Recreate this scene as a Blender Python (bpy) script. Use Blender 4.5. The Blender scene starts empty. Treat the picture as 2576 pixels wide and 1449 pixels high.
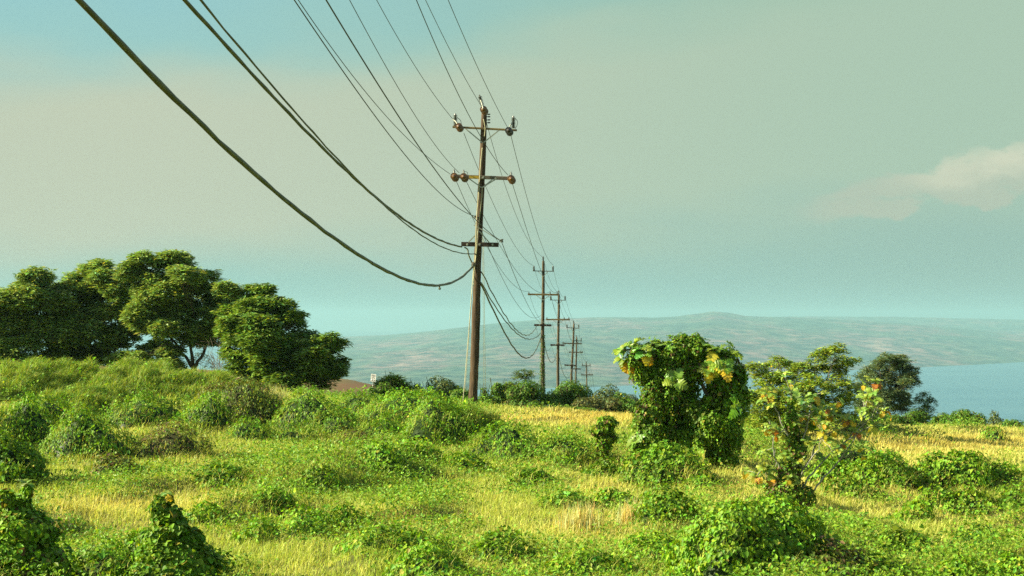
import bpy, math, random
import numpy as np
from mathutils import Vector

rng = np.random.default_rng(11)
random.seed(5)
SC = bpy.context.scene
COL = SC.collection
CAMZ, F, CX, HY = 4.5, 3576.0, 1287.5, 795.0      # camera height, focal length and horizon of the photograph

def W(px, py, d):
    return np.array([(px - CX) / F * d, d, CAMZ + (HY - py) / F * d])

# ------------------------------------------------------------------ helpers
def tag(o, label=None, cat=None, group=None, kind=None):
    if label: o['label'] = label
    if cat: o['category'] = cat
    if group: o['group'] = group
    if kind: o['kind'] = kind
    return o

def empty(name, loc, label, cat, group=None):
    o = bpy.data.objects.new(name, None); COL.objects.link(o)
    o.location = loc; o.empty_display_size = 0.3
    return tag(o, label, cat, group)

def link(name, me, parent=None):
    o = bpy.data.objects.new(name, me); COL.objects.link(o)
    if parent is not None:
        o.parent = parent
        bpy.context.view_layer.update()
        o.matrix_parent_inverse = parent.matrix_world.inverted()
    return o

_sn = {}
def noise(p, freq=1.0, seed=0, octs=3):
    """smooth pseudo noise (sums of sines), about -1..1; p is (n,2) or (n,3)"""
    p = np.asarray(p, dtype=float); k = p.shape[1]
    key = (seed, k, octs)
    if key not in _sn:
        r = np.random.default_rng(seed + 77)
        _sn[key] = [(r.normal(size=(7, k)), r.uniform(0, 6.28, 7)) for _ in range(octs)]
    out = np.zeros(len(p)); a = 1.0; tot = 0
    for dirs, ph in _sn[key]:
        s = np.sin(p @ (dirs.T * freq) + ph + 0.7 * np.sin(p @ (dirs[::-1].T * freq * .6) + ph[::-1]))
        out += a * s.sum(1) / 7 * 1.9; tot += a
        a *= .5; freq *= 2.05
    return out / tot

class MB:
    """collects geometry, builds ONE mesh"""
    def __init__(s):
        s.v = []; s.fi = []; s.fl = []; s.fm = []; s.c = []; s.n = 0; s.sm = []
    def add(s, verts, faces_idx, faces_len, mat=0, col=(1, 1, 1), smooth=False):
        verts = np.asarray(verts, dtype=np.float32).reshape(-1, 3)
        fi = np.asarray(faces_idx, dtype=np.int64).ravel() + s.n
        fl = np.asarray(faces_len, dtype=np.int64).ravel()
        s.v.append(verts); s.fi.append(fi); s.fl.append(fl)
        s.fm.append(np.full(len(fl), mat)); s.sm.append(np.full(len(fl), smooth))
        c = np.asarray(col, dtype=np.float32)
        if c.ndim == 1: c = np.tile(c, (len(verts), 1))
        s.c.append(c); s.n += len(verts)
    def inst(s, tv, tf, P, R, S, col, mat=0):
        """template tv (k,3) with faces tf placed at P (n,3), frames R (n,3,3) columns=axes, scales S (n,) or (n,3)"""
        n = len(P)
        if n == 0: return
        k = len(tv)
        S = np.asarray(S, dtype=float)
        if S.ndim == 1: S = np.repeat(S[:, None], 3, 1)
        loc = tv[None] * S[:, None, :]
        V = np.einsum('nij,nkj->nki', R, loc) + P[:, None, :]
        base = np.arange(n)[:, None] * k
        fi = np.concatenate([np.array(f) for f in tf]); fl = np.array([len(f) for f in tf])
        FI = (base + fi[None]).ravel(); FL = np.tile(fl, n)
        C = np.repeat(np.asarray(col, dtype=np.float32), k, 0)
        s.add(V.reshape(-1, 3), FI, FL, mat, C)
    def box(s, c, size, mat=0, rot=None, bevel=0.0):
        hx, hy, hz = [q / 2 for q in size]
        b = min(bevel, hx * .45, hy * .45, hz * .45)
        c = np.asarray(c, float)
        if b <= 0:
            v = np.array([[x, y, z] for x in (-hx, hx) for y in (-hy, hy) for z in (-hz, hz)])
            f = [0,1,3,2, 4,6,7,5, 0,4,5,1, 2,3,7,6, 0,2,6,4, 1,5,7,3]
            fl = [4] * 6
        else:   # chamfered along x
            prof = [(-hy + b, -hz), (hy - b, -hz), (hy, -hz + b), (hy, hz - b), (hy - b, hz), (-hy + b, hz), (-hy, hz - b), (-hy, -hz + b)]
            v = np.array([[x, p[0], p[1]] for x in (-hx, hx) for p in prof])
            f = []; fl = []
            for i in range(8):
                j = (i + 1) % 8
                f += [i, j, j + 8, i + 8]; fl.append(4)
            f += list(range(7, -1, -1)) + list(range(8, 16)); fl += [8, 8]
        if rot is not None: v = v @ np.asarray(rot).T
        s.add(v + c, f, fl, mat)
    def tube(s, pts, rad, n=8, mat=0, cap=True, smooth=True, col=(1, 1, 1)):
        pts = np.asarray(pts, float); m = len(pts)
        rad = np.broadcast_to(np.asarray(rad, float), (m,))
        t = np.gradient(pts, axis=0); t /= np.linalg.norm(t, axis=1)[:, None] + 1e-12
        up = np.array([0, 0, 1.]) if abs(t[0][2]) < .9 else np.array([0, 1., 0])
        u = np.cross(up, t); u /= np.linalg.norm(u, axis=1)[:, None] + 1e-12
        w = np.cross(t, u)
        a = np.arange(n) / n * 2 * math.pi
        V = pts[:, None] + rad[:, None, None] * (np.cos(a)[None, :, None] * u[:, None] + np.sin(a)[None, :, None] * w[:, None])
        i = np.arange(m - 1)[:, None] * n; j = np.arange(n)[None]; j2 = (j + 1) % n
        fi = np.stack([i + j, i + j2, i + n + j2, i + n + j], -1).reshape(-1)
        fl = np.full((m - 1) * n, 4)
        if cap:
            fi = np.concatenate([fi, np.arange(n)[::-1], (m - 1) * n + np.arange(n)]); fl = np.concatenate([fl, [n, n]])
        s.add(V.reshape(-1, 3), fi, fl, mat, col, smooth)
    def lathe(s, c, axis, prof, n=14, mat=0):
        """prof list of (radius, height along axis)"""
        axis = np.asarray(axis, float); axis /= np.linalg.norm(axis)
        ref = np.array([1., 0, 0]) if abs(axis[0]) < .8 else np.array([0, 1., 0])
        u = np.cross(axis, ref); u /= np.linalg.norm(u); w = np.cross(axis, u)
        a = np.arange(n) / n * 2 * math.pi
        pr = np.array(prof)
        V = np.asarray(c)[None, None] + pr[:, 1][:, None, None] * axis + pr[:, 0][:, None, None] * (np.cos(a)[None, :, None] * u + np.sin(a)[None, :, None] * w)
        m = len(pr); i = np.arange(m - 1)[:, None] * n; j = np.arange(n)[None]; j2 = (j + 1) % n
        fi = np.stack([i + j, i + j2, i + n + j2, i + n + j], -1).reshape(-1); fl = np.full((m - 1) * n, 4)
        fi = np.concatenate([fi, np.arange(n)[::-1], (m - 1) * n + np.arange(n)]); fl = np.concatenate([fl, [n, n]])
        s.add(V.reshape(-1, 3), fi, fl, mat, (1, 1, 1), False)
    def build(s, name, mats, parent=None, origin=None):
        me = bpy.data.meshes.new(name)
        v = np.concatenate(s.v); fi = np.concatenate(s.fi); fl = np.concatenate(s.fl)
        if origin is not None: v = v - np.asarray(origin, dtype=np.float32)
        me.vertices.add(len(v)); me.vertices.foreach_set('co', v.astype(np.float32).ravel())
        me.loops.add(len(fi)); me.loops.foreach_set('vertex_index', fi.astype(np.int32))
        st = np.concatenate([[0], np.cumsum(fl)[:-1]])
        me.polygons.add(len(fl)); me.polygons.foreach_set('loop_start', st.astype(np.int32))
        me.polygons.foreach_set('material_index', np.concatenate(s.fm).astype(np.int32))
        me.polygons.foreach_set('use_smooth', np.concatenate(s.sm).astype(bool))
        ca = me.color_attributes.new('tint', 'FLOAT_COLOR', 'POINT')
        c = np.concatenate(s.c); c = np.concatenate([c, np.ones((len(c), 1), np.float32)], 1)
        ca.data.foreach_set('color', c.astype(np.float32).ravel())
        me.update(calc_edges=True); me.validate()
        for m in (mats if isinstance(mats, (list, tuple)) else [mats]): me.materials.append(m)
        o = link(name, me, parent)
        if origin is not None:
            o.location = origin
        return o

# ------------------------------------------------------------------ materials
def newmat(name):
    m = bpy.data.materials.new(name); m.use_nodes = True
    nt = m.node_tree; nt.nodes.clear()
    return m, nt, nt.nodes, nt.links

def leaf_mat(name, rough=.5, trans=.35, gloss=.2, tcol=(1.25, 1.2, .45)):
    m, nt, N, L = newmat(name)
    out = N.new('ShaderNodeOutputMaterial')
    at = N.new('ShaderNodeAttribute'); at.attribute_name = 'tint'
    p = N.new('ShaderNodeBsdfPrincipled'); p.inputs['Roughness'].default_value = rough
    p.inputs['Specular IOR Level'].default_value = gloss
    tr = N.new('ShaderNodeBsdfTranslucent')
    mu = N.new('ShaderNodeMix'); mu.data_type = 'RGBA'; mu.blend_type = 'MULTIPLY'; mu.inputs[0].default_value = 1
    mu.inputs[7].default_value = (*tcol, 1)
    L.new(at.outputs['Color'], mu.inputs[6]); L.new(mu.outputs[2], tr.inputs['Color'])
    L.new(at.outputs['Color'], p.inputs['Base Color'])
    mx = N.new('ShaderNodeMixShader'); mx.inputs[0].default_value = trans
    L.new(p.outputs[0], mx.inputs[1]); L.new(tr.outputs[0], mx.inputs[2]); L.new(mx.outputs[0], out.inputs[0])
    return m

def ramp(N, pts):
    r = N.new('ShaderNodeValToRGB'); e = r.color_ramp.elements
    e[0].position, e[0].color = pts[0][0], (*pts[0][1], 1)
    e[1].position, e[1].color = pts[-1][0], (*pts[-1][1], 1)
    for q, c in pts[1:-1]:
        x = e.new(q); x.color = (*c, 1)
    return r

def noisy_mat(name, cols, scale=8, rough=.8, stretch=(1, 1, 1), bump=.3, spec=.2, metal=0, bscale=None, bdist=.02):
    m, nt, N, L = newmat(name)
    out = N.new('ShaderNodeOutputMaterial'); p = N.new('ShaderNodeBsdfPrincipled')
    tc = N.new('ShaderNodeTexCoord'); mp = N.new('ShaderNodeMapping'); mp.inputs['Scale'].default_value = stretch
    L.new(tc.outputs['Object'], mp.inputs[0])
    nz = N.new('ShaderNodeTexNoise'); nz.inputs['Scale'].default_value = scale; nz.inputs['Detail'].default_value = 6
    L.new(mp.outputs[0], nz.inputs[0])
    k = len(cols); r = ramp(N, [(.3 + .4 * i / (k - 1), c) for i, c in enumerate(cols)])
    L.new(nz.outputs[0], r.inputs[0]); L.new(r.outputs[0], p.inputs['Base Color'])
    p.inputs['Roughness'].default_value = rough; p.inputs['Metallic'].default_value = metal
    p.inputs['Specular IOR Level'].default_value = spec
    if bump:
        n2 = N.new('ShaderNodeTexNoise'); n2.inputs['Scale'].default_value = bscale or scale * 3; n2.inputs['Detail'].default_value = 4
        L.new(mp.outputs[0], n2.inputs[0])
        b = N.new('ShaderNodeBump'); b.inputs['Strength'].default_value = bump; b.inputs['Distance'].default_value = bdist
        L.new(n2.outputs[0], b.inputs['Height']); L.new(b.outputs[0], p.inputs['Normal'])
    L.new(p.outputs[0], out.inputs[0])
    return m

M_leaf = leaf_mat('vine_leaf', .5, .32, .22)
M_tree = leaf_mat('tree_leaf', .45, .26, .3)
M_big = leaf_mat('broad_leaf', .4, .35, .45)
M_grass = leaf_mat('grass_blade', .5, .38, .25, (1.15, 1.1, .6))
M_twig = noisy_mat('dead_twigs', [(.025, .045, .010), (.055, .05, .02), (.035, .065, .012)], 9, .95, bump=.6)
M_bark = noisy_mat('grey_bark', [(.10, .08, .055), (.2, .17, .12)], 6, .9, (1, 1, .3), .5)
M_dbark = noisy_mat('dark_bark', [(.05, .04, .028), (.10, .08, .055)], 5, .95, (1, 1, .3), .5)
M_pale = noisy_mat('pale_stem', [(.20, .2, .14), (.36, .34, .26)], 7, .8, (1, 1, .6), .3)
M_pole = noisy_mat('creosoted_timber', [(.03, .021, .012), (.075, .05, .026), (.14, .095, .05)], 7, .85, (1.4, 1.4, .12), .8, .2, bscale=18, bdist=.03)
M_pole2 = noisy_mat('weathered_timber', [(.05, .04, .022), (.12, .095, .05)], 6, .9, (1.4, 1.4, .15), .6)
M_arm = noisy_mat('grey_timber_arm', [(.10, .085, .055), (.2, .17, .12)], 5, .85, (.3, 2, 2), .5)
M_armr = noisy_mat('rusty_ochre_arm', [(.12, .09, .045), (.27, .19, .06)], 4, .75, (.5, 2, 2), .4)
M_armd = noisy_mat('dark_timber_arm', [(.035, .025, .018), (.08, .055, .035)], 5, .85, (.3, 2, 2), .5)
M_yel = noisy_mat('yellow_marker_paint', [(.42, .26, .03), (.6, .42, .06)], 16, .6, bump=.1)
M_galv = noisy_mat('galvanised_steel', [(.3, .31, .24), (.5, .5, .38)], 14, .5, bump=.1, metal=.3)
M_bell = noisy_mat('brown_glazed_porcelain', [(.07, .038, .014), (.22, .105, .028)], 6, .25, bump=.05, spec=.7)
M_belld = noisy_mat('dark_glazed_porcelain', [(.03, .028, .022), (.07, .06, .045)], 6, .18, bump=.05, spec=.7)
M_ins = noisy_mat('grey_green_porcelain', [(.05, .055, .04), (.12, .12, .085)], 9, .3, bump=.05, spec=.6)
M_wire = noisy_mat('wire_metal', [(.045, .05, .035), (.09, .095, .06)], 3, .6, bump=0)
M_cable = noisy_mat('cable_sheath', [(.07, .08, .045), (.15, .16, .09)], 2.5, .6, bump=.3)
M_pipe = noisy_mat('pale_conduit', [(.28, .27, .15), (.45, .42, .25)], 6, .55, bump=.1)
M_white = noisy_mat('sign_white', [(.62, .62, .55), (.75, .75, .68)], 5, .5, bump=0)
M_black = noisy_mat('sign_black', [(.012, .012, .012), (.025, .025, .02)], 5, .5, bump=0)

# ------------------------------------------------------------------ terrain
_Y = np.array([-60, 0, 12, 18, 25, 45, 62, 71, 80, 100, 129, 160, 196, 250, 300, 600, 1500, 3000, 5000.])
_ZL = np.array([2.9, 2.9, .8, .15, 0, .4, 1.6, 1.5, .8, -1.2, -3.8, -6.4, -9.8, -14, -20, -80, -250, -404, -406.])
_ZC = np.array([2.9, 2.9, .8, .15, 0, .1, .5, -.3, -1.3, -2.4, -4.2, -6.4, -9.6, -13, -18.5, -80, -250, -404, -406.])
_ZR = np.array([2.9, 2.9, .8, .15, 0, -.2, -.85, -1.3, -1.9, -3.8, -6.5, -10, -14, -19.5, -26, -85, -255, -404, -406.])
def heap(x, y):      # knee-high hummocks all over the meadow
    p = np.stack([x, y], 1)
    return .85 * np.clip(noise(p * np.array([1, .85]), .62, 91, 3) - .16, 0, 1) ** 1.15 * np.interp(y, [50, 64], [1, .35])
def h(x, y):
    x = np.atleast_1d(np.asarray(x, float)); y = np.atleast_1d(np.asarray(y, float))
    u = np.clip(x / np.maximum(y, 12.), -.42, .42) / .36
    def at(yy):
        l, c, r = np.interp(yy, _Y, _ZL), np.interp(yy, _Y, _ZC), np.interp(yy, _Y, _ZR)
        a = np.clip(-u, 0, 1.2); b = np.clip(u, 0, 1.2)
        return c + (l - c) * a + (r - c) * b
    z = (at(y * .93) + at(y) * 2 + at(y * 1.07)) / 4
    p = np.stack([x, y], 1)
    amp = np.interp(y, [10, 25, 80, 300, 1500], [.02, .10, .16, .6, 4.])
    z = z + amp * noise(p, .35, 3, 3) + .04 * noise(p, 1.6, 4, 2) * (y < 130)
    z = z + heap(x, y) * np.clip((125 - y) / 30, 0, 1)
    return z
def h1(x, y): return float(h(x, y)[0])
def hit(px, py, dmin=14, dmax=120):
    d = np.linspace(dmin, dmax, 900)
    g = h((px - CX) / F * d, d); r = CAMZ + (HY - py) / F * d
    k = np.where(g >= r)[0]
    return float(d[k[0]]) if len(k) else float(dmax)

def dryness(x, y):
    p = np.stack([x, y], 1)
    u = x / y; py = HY + (CAMZ - h(x, y)) / y * F; px = CX + u * F
    v = .23 + .42 * noise(p * np.array([1, .6]), .38, 21, 3) + .16 * noise(p, 2.2, 22, 2)
    def g(cx, cy, sx, sy, a): return a * np.exp(-((px - cx) / sx) ** 2 - ((py - cy) / sy) ** 2)
    v += g(1420, 1055, 330, 22, .9) + g(2350, 1120, 380, 45, .5) + g(1500, 1330, 170, 45, .45) + g(300, 1275, 260, 28, .4)
    v += g(900, 1290, 330, 18, .25) + g(2300, 1190, 300, 25, .2) - g(250, 1000, 450, 60, .35) + g(660, 1310, 200, 60, .1)
    return np.clip(v, 0, 1.25)

def polar_sheet(name, r, ang, zf, mats, origin=(0, 0, 0)):
    R, A = np.meshgrid(r, ang, indexing='ij')
    X = R * np.sin(A); Y = R * np.cos(A)
    Z = zf(X.ravel(), Y.ravel())
    V = np.stack([X.ravel(), Y.ravel(), Z], 1); n = len(ang)
    i = np.arange(len(r) - 1)[:, None] * n; j = np.arange(n - 1)[None]
    fi = np.stack([i + j, i + n + j, i + n + j + 1, i + j + 1], -1).reshape(-1)
    mb = MB(); mb.add(V, fi, np.full(len(fi) // 4, 4), 0, (1, 1, 1), True)
    return mb.build(name, mats)

def ground_mat():
    m, nt, N, L = newmat('meadow_soil')
    out = N.new('ShaderNodeOutputMaterial'); p = N.new('ShaderNodeBsdfPrincipled')
    tc = N.new('ShaderNodeTexCoord')
    n1 = N.new('ShaderNodeTexNoise'); n1.inputs['Scale'].default_value = .22; n1.inputs['Detail'].default_value = 8
    n2 = N.new('ShaderNodeTexNoise'); n2.inputs['Scale'].default_value = 5; n2.inputs['Detail'].default_value = 5
    L.new(tc.outputs['Object'], n1.inputs[0]); L.new(tc.outputs['Object'], n2.inputs[0])
    r = ramp(N, [(.32, (.06, .095, .018)), (.5, (.12, .13, .035)), (.66, (.2, .16, .05))])
    L.new(n1.outputs[0], r.inputs[0])
    mx = N.new('ShaderNodeMix'); mx.data_type = 'RGBA'; mx.blend_type = 'MULTIPLY'; mx.inputs[0].default_value = .8
    r2 = ramp(N, [(.3, (.55, .55, .5)), (.7, (1.2, 1.15, 1.0))])
    L.new(n2.outputs[0], r2.inputs[0]); L.new(r.outputs[0], mx.inputs[6]); L.new(r2.outputs[0], mx.inputs[7])
    L.new(mx.outputs[2], p.inputs['Base Color']); p.inputs['Roughness'].default_value = .95
    p.inputs['Specular IOR Level'].default_value = .1
    L.new(p.outputs[0], out.inputs[0])
    return m
r = np.concatenate([np.linspace(.5, 20, 24), np.linspace(20.5, 90, 190), np.geomspace(92, 4600, 110)])
ang = np.concatenate([np.linspace(-math.pi, -.55, 40)[:-1], np.linspace(-.55, .55, 190), np.linspace(.55, math.pi, 40)[1:]])
tag(polar_sheet('ground', r, ang, h, ground_mat()), kind='structure')

# sea
def sea_mat():
    m, nt, N, L = newmat('sea_water')
    out = N.new('ShaderNodeOutputMaterial'); p = N.new('ShaderNodeBsdfPrincipled')
    tc = N.new('ShaderNodeTexCoord'); mp = N.new('ShaderNodeMapping'); mp.inputs['Scale'].default_value = (.00025, .0009, 1)
    L.new(tc.outputs['Object'], mp.inputs[0])
    nz = N.new('ShaderNodeTexNoise'); nz.inputs['Scale'].default_value = 1.5; nz.inputs['Detail'].default_value = 6
    L.new(mp.outputs[0], nz.inputs[0])
    r = ramp(N, [(.35, (.045, .14, .19)), (.6, (.065, .17, .215)), (.75, (.09, .20, .235))])
    L.new(nz.outputs[0], r.inputs[0]); L.new(r.outputs[0], p.inputs['Base Color'])
    p.inputs['Roughness'].default_value = .45; p.inputs['Specular IOR Level'].default_value = .25
    n2 = N.new('ShaderNodeTexNoise'); n2.inputs['Scale'].default_value = .02; n2.inputs['Detail'].default_value = 4
    L.new(tc.outputs['Object'], n2.inputs[0])
    b = N.new('ShaderNodeBump'); b.inputs['Strength'].default_value = .6; b.inputs['Distance'].default_value = 8
    L.new(n2.outputs[0], b.inputs['Height']); L.new(b.outputs[0], p.inputs['Normal'])
    L.new(p.outputs[0], out.inputs[0]); return m
r = np.concatenate([np.linspace(500, 9000, 30), np.linspace(9500, 38000, 40)])
tag(polar_sheet('sea', r, np.linspace(-math.pi, math.pi, 145), lambda x, y: np.full(len(x), -400.), sea_mat()), kind='structure')

# far island
def island_mat():
    m, nt, N, L = newmat('dry_island_slopes')
    out = N.new('ShaderNodeOutputMaterial'); p = N.new('ShaderNodeBsdfPrincipled')
    tc = N.new('ShaderNodeTexCoord'); mp = N.new('ShaderNodeMapping'); mp.inputs['Scale'].default_value = (.0006, .00022, .001)
    L.new(tc.outputs['Object'], mp.inputs[0])
    n1 = N.new('ShaderNodeTexNoise'); n1.inputs['Scale'].default_value = 1.6; n1.inputs['Detail'].default_value = 10; n1.inputs['Roughness'].default_value = .65
    L.new(mp.outputs[0], n1.inputs[0])
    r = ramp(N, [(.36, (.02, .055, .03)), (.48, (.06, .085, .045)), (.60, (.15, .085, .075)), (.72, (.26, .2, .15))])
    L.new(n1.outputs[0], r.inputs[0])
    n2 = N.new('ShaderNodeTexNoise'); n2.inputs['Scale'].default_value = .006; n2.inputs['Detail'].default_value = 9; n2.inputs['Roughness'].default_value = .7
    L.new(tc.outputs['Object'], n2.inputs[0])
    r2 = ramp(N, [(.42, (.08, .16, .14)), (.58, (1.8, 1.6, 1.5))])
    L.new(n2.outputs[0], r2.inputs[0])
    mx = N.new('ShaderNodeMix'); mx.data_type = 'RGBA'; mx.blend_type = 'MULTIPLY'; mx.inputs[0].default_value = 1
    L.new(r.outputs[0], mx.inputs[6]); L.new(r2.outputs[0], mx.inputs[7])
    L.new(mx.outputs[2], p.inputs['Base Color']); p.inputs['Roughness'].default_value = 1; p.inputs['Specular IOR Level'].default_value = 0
    L.new(p.outputs[0], out.inputs[0]); return m
M_isl = island_mat()
def island(name, xs, ytop, yshore, dr, x0, x1, rel, seed, ns=260, nt_=70):
    px = np.linspace(x0, x1, ns)
    yt = np.interp(px, xs, ytop) ; ysh = np.interp(px, xs, yshore)
    ds = (CAMZ + 400) * F / (ysh - HY)
    yt = yt - .9 * noise(np.stack([px, px * 0], 1), .035, seed, 4)
    zt = CAMZ + (HY - yt) / F * dr
    V = []
    ts = np.concatenate([np.linspace(0, 1, nt_), np.linspace(1.04, 2., 14)])
    for t in ts:
        d = ds + (dr - ds) * t
        x = (px - CX) / F * d
        if t <= 1: prof = t ** .85
        else: prof = np.cos((t - 1) * math.pi / 2)
        z = -403 + (zt + 403) * prof
        p = np.stack([x, d], 1)
        rr = noise(p, .0016, seed + 1, 5); rav = -np.abs(noise(p * np.array([1, .35]), .0035, seed + 2, 3))
        edge = np.sin(min(t, 1) * math.pi) ** .7 if t <= 1 else .3
        z = z + rel * edge * (rr + 1.2 * rav * max(0, 1 - t))
        V.append(np.stack([x, d, z], 1))
    V = np.array(V); m = len(ts)
    i = np.arange(m - 1)[:, None] * ns; j = np.arange(ns - 1)[None]
    fi = np.stack([i + j, i + j + 1, i + ns + j + 1, i + ns + j], -1).reshape(-1)
    mb = MB(); mb.add(V.reshape(-1, 3), fi, np.full(len(fi) // 4, 4), 0, (1, 1, 1), True)
    tag(mb.build(name, M_isl), kind='structure')
xs = [-200, 300, 600, 870, 1000, 1150, 1260, 1400, 1550, 1640, 1700, 1745, 1790, 1830, 1875, 2000, 2150, 2300, 2450, 2575, 2900]
yt = [960, 935, 893, 855, 845, 826, 812, 801, 798, 799.5, 797, 790, 783.5, 786, 795, 799, 806, 817, 831, 845, 880]
ysh = [995, 995, 992, 988, 985, 982, 980, 977, 972, 967, 964, 961, 958, 956, 953, 944, 931, 925, 918, 911, 905]
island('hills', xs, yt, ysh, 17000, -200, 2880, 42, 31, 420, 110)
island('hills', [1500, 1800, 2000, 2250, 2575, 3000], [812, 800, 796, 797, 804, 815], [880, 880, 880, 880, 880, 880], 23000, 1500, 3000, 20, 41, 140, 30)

# reddish near hillside on the left behind the trees
def hillside():
    nx, ny = 90, 40
    X = np.linspace(-190, -22, nx); Y = np.linspace(330, 520, ny)
    XX, YY = np.meshgrid(X, Y, indexing='ij')
    pxc = CX + XX / 400 * F
    top = np.interp(pxc, [-400, 400, 870, 1000, 1070, 1110], [905, 925, 956, 980, 1003, 1045])
    zt = CAMZ + (HY - top) / F * 400
    g = h(XX.ravel(), YY.ravel()).reshape(XX.shape) - 2
    prof = np.exp(-((YY - 400) / 60) ** 2)
    Z = g + (zt - g) * prof + .5 * noise(np.stack([XX.ravel(), YY.ravel()], 1), .15, 8, 3).reshape(XX.shape)
    V = np.stack([XX, YY, Z], -1).reshape(-1, 3)
    i = np.arange(nx - 1)[:, None] * ny; j = np.arange(ny - 1)[None]
    fi = np.stack([i + j, i + ny + j, i + ny + j + 1, i + j + 1], -1).reshape(-1)
    mb = MB(); mb.add(V, fi, np.full(len(fi) // 4, 4), 0, (1, 1, 1), True)
    tag(mb.build('hill', noisy_mat('red_soil_pasture', [(.08, .10, .03), (.16, .10, .04), (.19, .10, .05)], .06, .95, bump=0)), kind='structure')
hillside()

# ------------------------------------------------------------------ leaf templates
T_LEAF = (np.array([[0, 0, 0], [-.34, .42, .09], [0, 1, -.06], [.34, .42, .09]]), [(0, 3, 2, 1)])
T_LEAF = (np.array([[0, 0, 0], [-.3, .45, .09], [0, 1, -.08], [.3, .45, .09], [0, .45, 0]]), [(0, 4, 1), (1, 4, 2), (0, 3, 4), (3, 2, 4)])
T_HEART = (np.array([[0, .08, 0], [-.28, -.06, .04], [-.5, .22, .10], [-.34, .62, .04], [0, 1, -.12], [.34, .62, .04], [.5, .22, .10], [.28, -.06, .04]]),
           [(0, 4, 3, 2, 1), (0, 7, 6, 5, 4)])
T_QUAD = (np.array([[0, 0, 0], [-.27, .5, .05], [0, 1, -.05], [.27, .5, .05]]), [(0, 3, 2, 1)])
def lobed():
    n = 10; V = []; Fc = []
    for i in range(n + 1):
        t = i / n
        w = .36 * math.sin(math.pi * min(1, t ** .8)) ** .7
        w *= (.68 if i % 2 == 0 else 1.08 + .15 * math.sin(i * 2.3)) if 0 < i < n else 1
        zc = .10 * math.sin(t * 3) - .28 * t * t
        sweep = .10 if i % 2 else -.02
        V += [[0, t, zc], [-w, t + sweep, zc + .10 * w / .36 - .05], [w, t + sweep, zc + .10 * w / .36 - .05]]
    for i in range(n):
        a, b = 3 * i, 3 * i + 3
        Fc += [(a, b, b + 1, a + 1), (a, a + 2, b + 2, b)]
    V = np.array(V); V[:, 1] = V[:, 1] * .82 + .18       # short stalk
    k = len(V); V = np.concatenate([V, [[-.012, 0, 0], [.012, 0, 0], [0, .2, .02]]]); Fc.append((k, k + 1, k + 2))
    return V, Fc
T_LOBED = lobed()

def norm(a): return a / (np.linalg.norm(a, axis=1)[:, None] + 1e-9)
def frames(nrm, along):
    nrm = norm(nrm); along = along - nrm * np.sum(along * nrm, 1)[:, None]; y = norm(along)
    x = np.cross(y, nrm)
    return np.stack([x, y, nrm], -1)
def tints(n, base, var=.25, yel=0., bright=None, g=rng):
    base = np.array(base)
    c = np.tile(base, (n, 1)) * np.exp(g.normal(0, var, n))[:, None]
    hs = g.normal(0, .12, n)
    c[:, 0] *= np.exp(hs * 1.6); c[:, 2] *= np.exp(-hs)
    if yel > 0:
        k = g.random(n) < yel
        c[k] = np.array([.34, .30, .04]) * np.exp(g.normal(0, .25, k.sum()))[:, None]
    return np.clip(c, 0, .8)

GREEN = (.172, .325, .017)
def foliage_on(mb, lobes, dens, leaf, col, g=rng, template=T_HEART, mat=0, yel=.02, lump=.13, nfreq=2.2, ground=True,
               low=-.25, inner=.25, droop=1.0, up=.0, brown=0., cut=.8, thin_base=True):
    """leaves over the union of ellipsoid lobes. lobes: (n,6) centre+radii"""
    lobes = np.asarray(lobes, float)
    for i, L_ in enumerate(lobes):
        c, r_ = L_[:3], L_[3:]
        area = 4 * math.pi * ((r_[0] * r_[1]) ** 1.6 / 3 + (r_[0] * r_[2]) ** 1.6 / 3 + (r_[1] * r_[2]) ** 1.6 / 3) ** (1 / 1.6)
        n = int(area * dens)
        if n < 3: continue
        d = norm(g.normal(size=(n, 3))); d = d[d[:, 2] > low]
        nn = noise(d * r_ + c, nfreq, 50, 3)
        rad = 1 + lump * nn - inner * g.random(len(d)) ** 3
        P = c + d * r_ * rad[:, None]
        keep = np.ones(len(d), bool)
        for j, M_ in enumerate(lobes):
            if j == i: continue
            q = (P - M_[:3]) / M_[3:]
            keep &= (q ** 2).sum(1) > cut * cut
        if ground:
            hg = h(P[:, 0], P[:, 1]); keep &= P[:, 2] > hg + .02
        P = P[keep]; d = d[keep]; n = len(P)
        if n == 0: continue
        nv = norm(d / r_) + g.normal(0, .38, (n, 3)) + np.array([0, 0, .35 + up])
        al = np.array([0, 0, -droop]) + g.normal(0, .55, (n, 3)) + norm(d) * .35
        s = leaf * np.exp(g.normal(0, .25, n))
        cc = tints(n, col, .22, yel, g=g)
        # whole patches of slightly different, older leaves
        pt = np.clip(.5 + .8 * noise(P, 1.3, 61, 2), 0, 1)[:, None]
        cc = cc * (1 - .28 * pt) * np.array([1, 1, 1])
        if brown > 0:
            zrel = (P[:, 2] - P[:, 2].min()) / max(1e-3, (P[:, 2].max() - P[:, 2].min()))
            b = g.random(n) < brown * (1.3 - zrel) * np.clip(.5 + 1.6 * noise(P, 1.0, 62, 2), 0, 1.6)
            cc[b] = np.array([.15, .09, .04]) * np.exp(g.normal(0, .3, b.sum()))[:, None]
        mb.inst(template[0], template[1], P, frames(nv, al), s, cc, mat)

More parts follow.
